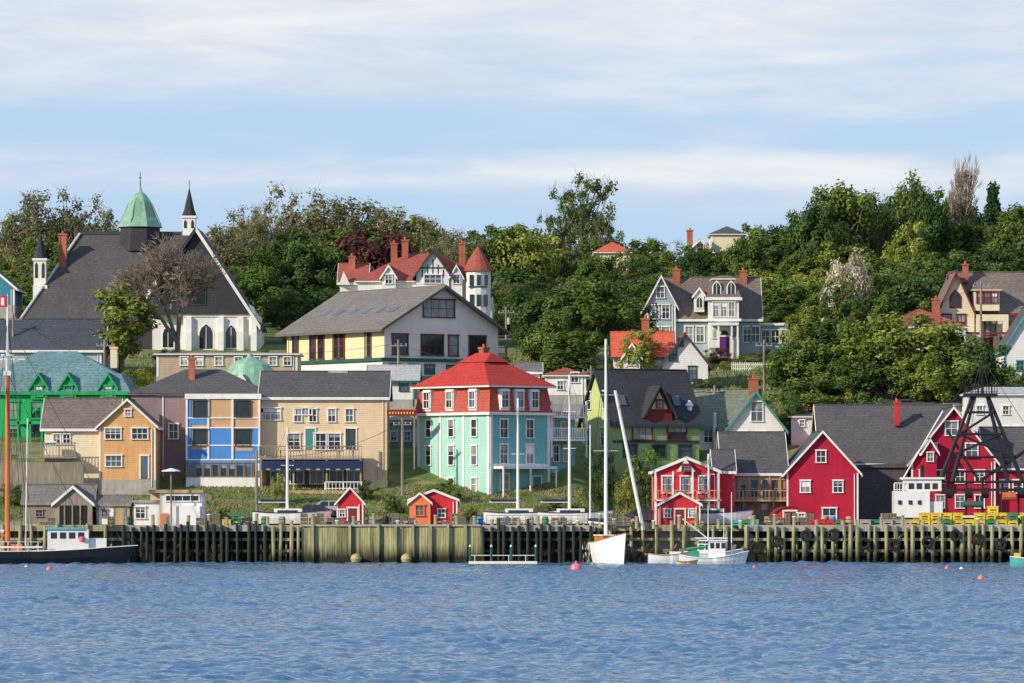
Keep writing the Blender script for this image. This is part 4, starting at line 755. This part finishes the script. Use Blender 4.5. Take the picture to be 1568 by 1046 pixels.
# central yacht
b=B('sailing_yacht',loc=(X(930,400)-1.9,403.5,0),yaw=-72); hull(b,10.5,2.6,1.9,.9,HULLW,stripe=VARN,low=ANTIF,deck=VARN)
b.box('cabin_trunk',VARN,3,7,-.8,.8,1.7,2.5); b.box('coachroof',HULLW,2.9,7.1,-.9,.9,2.5,2.6)
tz=Z(520,399)
b.tube('mast',MASTM,(5.6,0,1.5),(5.6,0,tz),.19,.12,9); b.tube('boom',MASTM,(5.5,0,3.6),(.8,0,3.7),.09); b.tube('furled_sail',NAVY,(5.3,0,3.9),(1.0,0,3.95),.2,.14,8); b.tube('mizzen_mast',MASTM,(1.2,0,1.5),(1.2,0,Z(650,400)),.09,.06)
for zz in(.5,.75): b.box('spreader',MASTM,5.55,5.65,-1.2,1.2,tz*zz,tz*zz+.06)
stays(b,(5.6,0,tz-.2),[(11.2,0,2.8),(0,0,2.2),(5.6,-1.3,2),(5.6,1.3,2),(8,0,2.2)],.028); b.done()
b=B('leaning_spar',loc=(0,0,0)); b.tube('spar',MASTM,(X(942,401),401,Z(598,401)),(X(985,401),401,Z(812,401)),.14,.18,8); b.tube('stay',WIRE,(X(930,401),401,Z(525,401)),(X(1000,401),401,Z(830,401)),.025,n=4); b.tube('stay',WIRE,(X(930,401),401,Z(560,401)),(X(985,401),401,Z(812,401)),.025,n=4); b.done()
def yardboat(px,top,w,sp):
    b=B('sailboat_on_cradle',loc=(X(px,406.5)-3.2,406.5,DZ+.3)); hull(b,7,2.2,.9,.3,HULLW,stripe=NAVY,keel=-.5,low=ANTIF); b.box('cabin',HULLW,2,4.6,-.7,.7,.8,1.3); b.box('cabin_window',GL[0],2.3,4.2,-.72,-.701,.95,1.15)
    t=Z(top,406.5)-DZ-.3; b.tube('mast',MASTM,(3.2,0,.5),(3.2,0,t),.15,.10,8)
    for k in sp: b.box('spreader',MASTM,2.6,3.8,-.03,.03,t*k,t*k+.05)
    stays(b,(3.2,0,t),[(7,0,1.2),(0,0,1),(2.8,-1,.9),(2.8,1,.9)],.02); b.tube('boom',MASTM,(3.2,0,1.9),(.5,0,1.9),.06); b.tube('furled_sail',NAVY,(3.0,0,2.05),(.7,0,2.05),.13)
    for q in(1.5,4.5): b.tube('cradle_leg',WOODT,(q,-.9,-.6),(q,-.6,.2),.08)
    b.done()
yardboat(793,610,7,(.55,)); yardboat(872,574,7,(.5,.75)); yardboat(440,655,7,(.6,)); yardboat(1085,695,7,(.7,))
GST=M('green_stripe',(.03,.3,.15))
b=B('lobster_boat',loc=(X(1040,391),391,0),yaw=0); hull(b,5.9,2.2,.6,.6,HULLW,stripe=HULLW,keel=-.3,deck=HULLW)
b.box('wheelhouse',HULLW,2.6,4.1,-.75,.75,.5,2.1); b.box('wheelhouse_roof',HULLW,1.8,4.3,-.85,.85,2.1,2.2)
for q in(2.75,3.25,3.75): b.box('window',GL[0],q,q+.35,-.77,-.751,1.45,1.95)
b.box('engine_box',GST,1.0,1.8,-.5,.5,.4,1.2); b.tube('mast',MASTM,(2.6,0,2.2),(2.6,0,5.3),.06,.03); b.tube('boom',MASTM,(2.6,0,2.3),(.3,0,4.1),.05); stays(b,(2.6,0,5.2),[(6,0,1.1),(0,0,.8)],.02)
b.tube('sail_cover',GST,(2.4,-.2,1.6),(.6,-.2,1.35),.14); b.tube('mast',MASTM,(4.7,0,.8),(4.7,0,6.5),.06,.03); b.done()
b=B('motor_cruiser',loc=(X(1048,397),397,0),yaw=0); hull(b,5,2.2,.9,.4,HULLW,keel=-.3,deck=HULLW); b.box('cabin',HULLW,1.2,3.6,-.8,.8,.8,1.8); b.box('cabin_roof',HULLW,1,3.9,-.9,.9,2.25,2.35)
for q in(1.3,1.9,2.5,3.1): b.box('window',GL[0],q,q+.42,-.82,-.801,1.25,1.7); b.tube('roof_post',STEEL,(q,-.8,1.8),(q,-.8,2.25),.03)
b.tube('aerial',MASTM,(3.6,0,2.3),(3.6,0,5),.03); b.done()
b=B('motor_launch',loc=(X(992,395),395,0),yaw=3); hull(b,3.9,1.6,.8,.3,HULLW,keel=-.2,stripe=VARN,deck=HULLW); b.box('thwart',WOODT,1.2,1.5,-.6,.6,.72,.78); b.box('cuddy',HULLW,2,3,-.5,.5,.7,1.1); b.done()
b=B('dinghy',loc=(X(1036,388),388,0),yaw=3); hull(b,1.8,1.0,.3,.15,M('cream_hull',(.6,.5,.25)),keel=-.1,stripe=VARN); b.box('thwart',WOODT,.6,.8,-.4,.4,.22,.26); b.done()
b=B('teal_fishing_boat',loc=(X(1548,380),380,0),yaw=0); hull(b,6,2.2,.7,.4,TEALH,stripe=WHITE,keel=-.3); b.box('cabin',HULLW,2,4,-.7,.7,.6,1.8); b.box('window',GL[0],2.2,3.6,-.72,-.701,1.2,1.6); b.box('transom_box',YBUOY,.3,.8,-.4,.4,.6,1.2); b.done()
b=B('fishing_trawler',loc=(X(1362,408),406.8,0)); f=lambda p:(p-1362)*S(408); z=lambda p:Z(p,408)
b.box('hull_bulwark',HULLB,f(1372),f(1600),-1.7,1.7,2.8,4.2); b.box('bulwark_rail',WHITE,f(1372),f(1600),-1.78,-1.7,4.1,4.3)
b.box('wheelhouse',HULLW,f(1366),f(1420),-1.3,1.3,3.4,z(752)); b.box('bridge',HULLW,f(1382),f(1438),-1.1,1.1,z(752)+.003,z(734)); b.box('bridge_roof',WHITE,f(1378),f(1442),-1.3,1.3,z(734)+.003,z(731))
for q in(1388,1400,1412,1424): b.box('bridge_window',GL[0],f(q),f(q)+.5,-1.13,-1.101,z(749),z(740))
for q in(1374,1390,1404): b.lathe('porthole',GL[0],f(q),-1.28,[(.18,z(772)),(.18,z(766))],8)
b.rail(WHITE,f(1366),f(1382),-1.2,z(752)+.003,.8,.25); b.tube('exhaust_stack',BLKM,(f(1410),0,z(734)),(f(1410),0,z(712)),.2); b.box('deck_house',HULLW,f(1420)+.003,f(1440),-1,1,3.4,z(768))
for a0,a1 in((1436,1487),(1562,1510),(1455,1490),(1540,1508)): b.tube('gallows_leg',BLKM,(f(a0),-.8,z(738)),(f(a1),-.4,z(606)),.22,.15)
for (p,q,r_,t) in((1450,700,1545,700),(1466,665,1530,665),(1478,632,1518,632),(1440,722,1568,722),(1450,700,1530,665),(1545,700,1466,665),(1466,665,1518,632),(1436,738,1590,738)): b.tube('gallows_brace',BLKM,(f(p),-.7,z(q)),(f(r_),-.7,z(t)),.12)
b.box('masthead_platform',BLKM,f(1474),f(1524),-.9,.9,z(608),z(603)); b.rail(BLKM,f(1474),f(1524),-.85,z(603),.7,.25); b.tube('lattice_mast',BLKM,(f(1502),0,z(603)),(f(1502),0,z(540)),.09,.05); b.box('crosstree',BLKM,f(1492),f(1512),-.04,.04,z(572),z(570))
b.tube('derrick',BLKM,(f(1500),-.5,z(735)),(f(1600),-.5,z(668)),.17); b.tube('derrick',BLKM,(f(1495),-.5,z(735)),(f(1448),-.5,z(660)),.12); b.tube('derrick',HULLW,(f(1378),-1.2,z(735)),(f(1440),-1.2,z(630)),.07)
for q in(1445,1475,1500,1530,1555): b.tube('winch_drum',BLKM,(f(q),-1,z(755)),(f(q)+.6,-1,z(755)),.5,n=12); b.tube('deck_post',BLKM,(f(q),-1.2,3.5),(f(q),-1.2,z(738)),.12)
b.box('working_deck',BLKM,f(1438),f(1600),-1.3,1.3,z(752),z(748)); b.tube('net_roll',M('orange_net',(.5,.13,.05)),(f(1530),-1.5,z(760)),(f(1550),-1.5,z(760)),.4,n=10); b.tube('net_roll',M('teal_net',(.05,.12,.10)),(f(1470),-1.5,z(772)),(f(1500),-1.5,z(772)),.3,n=10)
stays(b,(f(1502),0,z(550)),[(f(1372),0,z(735)),(f(1600),0,z(700)),(f(1440),-1,z(740)),(f(1470),-1,z(740)),(f(1540),-1,z(740))],.03); b.done()
# ------------------------------------------------------------ wharf clutter
def bins(name,px,n,mat,Y=400.6,w=.95,h=.6,lv=2):
    b=B(name,loc=(X(px,Y),Y,DZ+.003))
    for i in range(n):
        for k in range(random.randint(1,lv)):
            x=i*(w+.06)+random.uniform(-.02,.02); z0=k*(h+.02); mm=mat if random.random()<.85 else GBIN; jy=random.uniform(0,.3); b.box('bin',mm,x,x+w,jy,.9+jy,z0+.08,z0+h); b.box('bin_rim',mm,x-.03,x+w+.03,jy-.03,.93+jy,z0+h-.08,z0+h+.015); b.box('bin_foot',mm,x+.05,x+.2,jy,.9,z0,z0+.08); b.box('bin_foot',mm,x+w-.2,x+w-.05,jy,.9,z0,z0+.08); b.box('bin_slot_shade',VOID,x+.2,x+w-.2,jy-.01,jy-.002,z0+.2,z0+.3)  # slot is a flat black patch painted as shade
    b.done()
bins('yellow_fish_bins',1392,10,YBUOY,lv=2); bins('yellow_fish_bins',1480,6,YBUOY,Y=401.8,lv=3); bins('fish_bins',1318,5,CONC,lv=1); bins('yellow_fish_bins',340,2,YBUOY,lv=2,w=.8); bins('fish_bins',1120,3,TEALH,lv=1,w=.8); bins('fish_bins',1240,4,REDP,lv=1,w=.7)
def traps(px,Y=401.2,n=5):
    b=B('lobster_trap_stack',loc=(X(px,Y),Y,DZ+.003))
    for i in range(n):
        for k in range(random.randint(1,3)):
            x=i*.75; z0=k*.4
            for e in range(4): b.box('lath',WOODG,x,x+.65,-.02,.02,z0+e*.11+.02,z0+e*.11+.06)
            for e in(0,.3,.61): b.box('frame',WOODT,x+e,x+e+.04,.021,.9,z0,z0+.38)
            b.box('netting',M('trap_net',(.08,.12,.09)),x+.05,x+.6,.03,.85,z0+.02,z0+.34)
    b.done()
for q in(60,300,460,500,600,690,720,760,845,905,1165,1210,1350): traps(q,n=random.randint(2,5))
def barrel(px,mat,Y=401):
    b=B('barrel',loc=(X(px,Y),Y,DZ+.003)); b.lathe('body',mat,0,0,[(.26,0),(.31,.25),(.32,.45),(.31,.65),(.26,.9)],12); b.lathe('hoop',BLKM,0,0,[(.325,.25),(.33,.3)],12); b.lathe('hoop',BLKM,0,0,[(.325,.6),(.33,.65)],12); b.done()
for q in(170,195,345,372,405,432,486,570,590,612,735,775,812,835,860,955,1150,1175,1262,1275,1300,1375): barrel(q,random.choice([WOODG,GBIN,TANB,BLUE,ORG,WOODG,CONC,WOODT,BLKM]),random.uniform(400.3,403))
def bollard(px,Y,h):
    b=B('mooring_post',loc=(X(px,Y),Y,DZ-.2)); b.tube('post',PILT,(0,0,0),(0,0,h),.17,.15,8); b.lathe('cap',WHITE if random.random()<.3 else CONC,0,0,[(.19,h),(.19,h+.08),(.05,h+.12)],8); b.done()
for q in range(200,1560,31): bollard(q+random.uniform(-8,8),399.6,random.uniform(.6,1.3))
b=B('rope_heap',loc=(X(640,401),401,DZ))
for i in range(90):
    x=random.choice([-16,-6,-1,3,9,14,20,26,33])+random.gauss(0,.5); zz=.12+random.random()*.35
    b.tube('coil',random.choice([WOODT,TANB,BLUE,ORG,GBIN]),(x,random.uniform(-.6,.6),zz),(x+random.uniform(-.6,.6),random.uniform(-.6,.6),zz+random.uniform(-.1,.1)),.06,n=5)
b.done()
def lamp(px,top,Y=401):
    b=B('wharf_lamp',loc=(X(px,Y),Y,DZ)); h=Z(top,Y)-DZ; b.tube('pole',WOODG,(0,0,0),(0,0,h),.09,.07); b.lathe('shade',WHITE,0,0,[(.9,h),(.85,h+.08),(.1,h+.3)],12); b.box('bracket',BLKM,-.5,.5,-.04,.04,h-.1,h-.04); b.done()
lamp(262,722,402)
b=B('gangway_fence',loc=(X(745,402),402,DZ))
for i in range(16): b.tube('post',STEEL,(i*.6,0,0),(i*.6,0,1.0),.035,n=5)
b.tube('rail',STEEL,(0,0,1),(9,0,1),.03,n=5); b.tube('rail',STEEL,(0,0,.5),(9,0,.5),.025,n=5); b.done()
def pole(px,top,Y,w=.9,gz=None,mat=WOODG):
    x=X(px,Y); g=ground(x,Y); b=B('utility_pole',loc=(x,Y,g)); h=Z(top,Y)-g; b.tube('pole',mat,(0,0,-.3),(0,0,h),.15,.11,8)
    b.box('crossarm',WOODG,-w,w,-.06,.06,h-.7,h-.58)
    for q in(-w+.1,-.3,.3,w-.1): b.lathe('insulator',STEEL,q,0,[(.05,h-.58),(.06,h-.4)],6)
    b.tube('transformer',STEEL,(.3,-.1,h-1.9),(.3,-.1,h-1.2),.2,n=10) if random.random()<.4 else None
    b.done(); return Vector((x,Y,h+g-.4))
pp=[pole(393,690,412),pole(616,640,420),pole(160,520,458),pole(905,560,440),pole(1170,520,455),pole(1502,430,470),pole(1094,590,440),pole(20,480,472),pole(610,520,452),pole(775,470,475)]
b=B('overhead_wires',loc=(0,0,0))
for i,j in((2,7),(2,8),(8,3),(3,6),(4,5),(6,4),(0,1),(9,3)):
    A,Bb=pp[i],pp[j]; pr=A
    for k in range(1,13):
        t=k/12; q=A.lerp(Bb,t); q.z-=4*t*(1-t)*1.2; b.tube('wire',WIRE,pr,q,.025,n=3); pr=q
b.done()
def car(px,Y,mat,name='parked_car'):
    x=X(px,Y); g=ground(x,Y); b=B(name,loc=(x,Y,g+.02))
    b.exty('body',mat,[(0,.35),(4.2,.35),(4.25,.7),(4.0,.88),(3.1,.95),(2.6,1.42),(1.1,1.45),(.45,.95),(.05,.85)],-.85,.85)
    b.exty('side_glass',GL[0],[(.75,.95),(2.95,.95),(2.5,1.36),(1.15,1.38)],-.87,.87)
    b.exty('pillar',mat,[(1.75,.9),(1.85,.9),(1.85,1.4),(1.75,1.4)],-.88,.88)
    for q in(.85,3.35): b.tube('wheel',RUB,(q,-.9,.33),(q,.9,.33),.33,n=14); b.tube('hubcap',STEEL,(q,-.92,.33),(q,-.9,.33),.18,n=10)
    b.box('headlight',HULLW,4.1,4.24,-.8,-.5,.62,.75); b.done()
car(450,410.5,CARD); car(475,412,M('car_silver_paint',(.4,.42,.44),.3,spec=.6)); car(1128,430,CARW); car(955,412,CARD)
b=B('floating_dock',loc=(X(718,383),383,0)); W=104*S(383)
b.box('float',DECK,0,W,0,2.4,.08,.38); b.box('float_edge',WHITE,-.03,W+.03,-.06,-.003,.2,.42)
for i in range(9): b.box('pontoon',CONC,.1+i*W/9,.1+i*W/9+.5,.1,2.2,-.2,.08)
for i in range(22): b.box('plank_gap',WOODG,i*W/22,i*W/22+.2,.02,2.38,.384,.40)
for q in(.1,W*.33,W*.62,W-.1):
    b.tube('guide_pile',DGRN,(q,.2,-1),(q,.2,1.7),.1); b.lathe('pile_cap',HULLW,q,.2,[(.11,1.7),(.02,1.9)],8)
b.lathe('mooring_cleat',BLKM,W*.5,.5,[(.1,.4),(.12,.6)],8); b.tube('rail',WHITE,(.1,2.2,.9),(W-.1,2.2,.9),.035)
for q in(.5,2,3.5,5): b.tube('rail_post',WHITE,(q,2.2,.4),(q,2.2,.9),.03)
b.done()
def buoy(px,py,r,mat):
    Y=EYE/((py-HZ)*.06/400); b=B('mooring_buoy',loc=(X(px,Y),Y,0)); b.lathe('float',mat,0,0,[(r*.1,-r*.6),(r*.75,-r*.4),(r,r*.2),(r*.85,r*.75),(r*.45,r*1.1),(r*.1,r*1.2)],14); b.lathe('eye',STEEL,0,0,[(r*.12,r*1.2),(r*.12,r*1.5)],8); b.tube('eye_bar',STEEL,(-r*.2,0,r*1.45),(r*.2,0,r*1.45),r*.07); b.done()
buoy(882,873,.50,PINK); buoy(75,873,.24,PINK); buoy(1502,888,.28,OBUOY); buoy(1450,871,.2,PINK); buoy(1472,872,.17,WHITE); buoy(1155,870,.18,PINK); buoy(40,869,.15,WHITE)
# ------------------------------------------------------------ light, sky, camera
sd=Vector((-.76,-.54,.44)).normalized(); el=math.asin(sd.z); az=math.atan2(sd.x,sd.y)
ld=bpy.data.lights.new('sun','SUN'); ld.energy=4.8; ld.angle=math.radians(.9); ld.color=(1,.88,.70); lo=bpy.data.objects.new('sun',ld); lo.rotation_euler=sd.to_track_quat('Z','Y').to_euler(); lo.location=(-100,0,200); col.objects.link(lo)
w=bpy.data.worlds.new('World'); sc.world=w; w.use_nodes=True; nt=w.node_tree; N=nt.nodes; L=nt.links; bg=N['Background']; bg.inputs[1].default_value=.1
sk=N.new('ShaderNodeTexSky'); sk.sky_type='NISHITA'; sk.sun_disc=False; sk.sun_elevation=el; sk.sun_rotation=az; sk.air_density=1.0; sk.dust_density=.6
tc=N.new('ShaderNodeTexCoord'); sx=N.new('ShaderNodeSeparateXYZ'); L.new(tc.outputs['Generated'],sx.inputs[0])
def noisef(scv,scale,det,dist=0,rough=.5):
    mp=N.new('ShaderNodeMapping'); mp.inputs['Scale'].default_value=scv; L.new(tc.outputs['Generated'],mp.inputs[0]); n=N.new('ShaderNodeTexNoise'); n.inputs['Scale'].default_value=scale; n.inputs['Detail'].default_value=det; n.inputs['Distortion'].default_value=dist; n.inputs['Roughness'].default_value=rough; L.new(mp.outputs[0],n.inputs['Vector']); return n.outputs['Fac']
nA=noisef((4.5,4.5,30),2.0,6,.3); nB=noisef((14,14,80),1.8,8,.5,.6)
ad=N.new('ShaderNodeMath'); ad.operation='MULTIPLY_ADD'; L.new(nB,ad.inputs[0]); ad.inputs[1].default_value=.5; L.new(nA,ad.inputs[2])
rp=N.new('ShaderNodeValToRGB'); L.new(sx.outputs['Z'],rp.inputs[0]); cr=rp.color_ramp
cr.elements[0].position=0; cr.elements[0].color=(.15,)*3+(1,); cr.elements[1].position=.3; cr.elements[1].color=(.30,)*3+(1,)
for p,v_ in((.058,.12),(.066,.28),(.072,.60),(.076,.34),(.082,.20),(.090,.36),(.100,.52),(.108,.62),(.14,.45)):
    e_=cr.elements.new(p); e_.color=(v_,)*3+(1,)
sm=N.new('ShaderNodeMath'); sm.operation='ADD'; L.new(ad.outputs[0],sm.inputs[0]); L.new(rp.outputs[0],sm.inputs[1])
mr=N.new('ShaderNodeMapRange'); mr.interpolation_type='SMOOTHSTEP'; mr.inputs['From Min'].default_value=.92; mr.inputs['From Max'].default_value=1.5; L.new(sm.outputs[0],mr.inputs[0])
hb=N.new('ShaderNodeValToRGB'); L.new(sx.outputs['Z'],hb.inputs[0]); hb.color_ramp.elements[0].position=.0; hb.color_ramp.elements[0].color=(.50,.71,.94,1); hb.color_ramp.elements[1].position=.45; hb.color_ramp.elements[1].color=(.26,.42,.76,1)
e_=hb.color_ramp.elements.new(.11); e_.color=(.51,.68,.93,1)
s10=N.new('ShaderNodeVectorMath'); s10.operation='SCALE'; s10.inputs['Scale'].default_value=9.8; L.new(hb.outputs[0],s10.inputs[0])
m1=N.new('ShaderNodeMix'); m1.data_type='RGBA'; m1.inputs[0].default_value=.9; L.new(sk.outputs[0],m1.inputs[6]); L.new(s10.outputs[0],m1.inputs[7])
# cloud tone: thin grey-violet undersides to bright white tops
nC=noisef((9,9,50),1.5,6,.4,.6); cc=N.new('ShaderNodeValToRGB'); L.new(nC,cc.inputs[0]); cc.color_ramp.elements[0].position=.35; cc.color_ramp.elements[0].color=(.72,.77,.86,1); cc.color_ramp.elements[1].position=.62; cc.color_ramp.elements[1].color=(.90,.92,.94,1)
c10=N.new('ShaderNodeVectorMath'); c10.operation='SCALE'; c10.inputs['Scale'].default_value=9.8; L.new(cc.outputs[0],c10.inputs[0])
m2=N.new('ShaderNodeMix'); m2.data_type='RGBA'; L.new(mr.outputs[0],m2.inputs[0]); L.new(m1.outputs[2],m2.inputs[6]); L.new(c10.outputs[0],m2.inputs[7])
L.new(m2.outputs[2],bg.inputs[0])
cd=bpy.data.cameras.new('camera'); cam=bpy.data.objects.new('camera',cd); col.objects.link(cam); cam.location=(0,0,EYE); cam.rotation_euler=(math.radians(90),0,0)
cd.sensor_width=36; cd.lens=36*400/(1568*.06); cd.shift_y=(HZ-523)/1568; cd.clip_start=1; cd.clip_end=20000; sc.camera=cam
sc.view_settings.view_transform='Standard'; sc.view_settings.look='None'; sc.view_settings.exposure=0
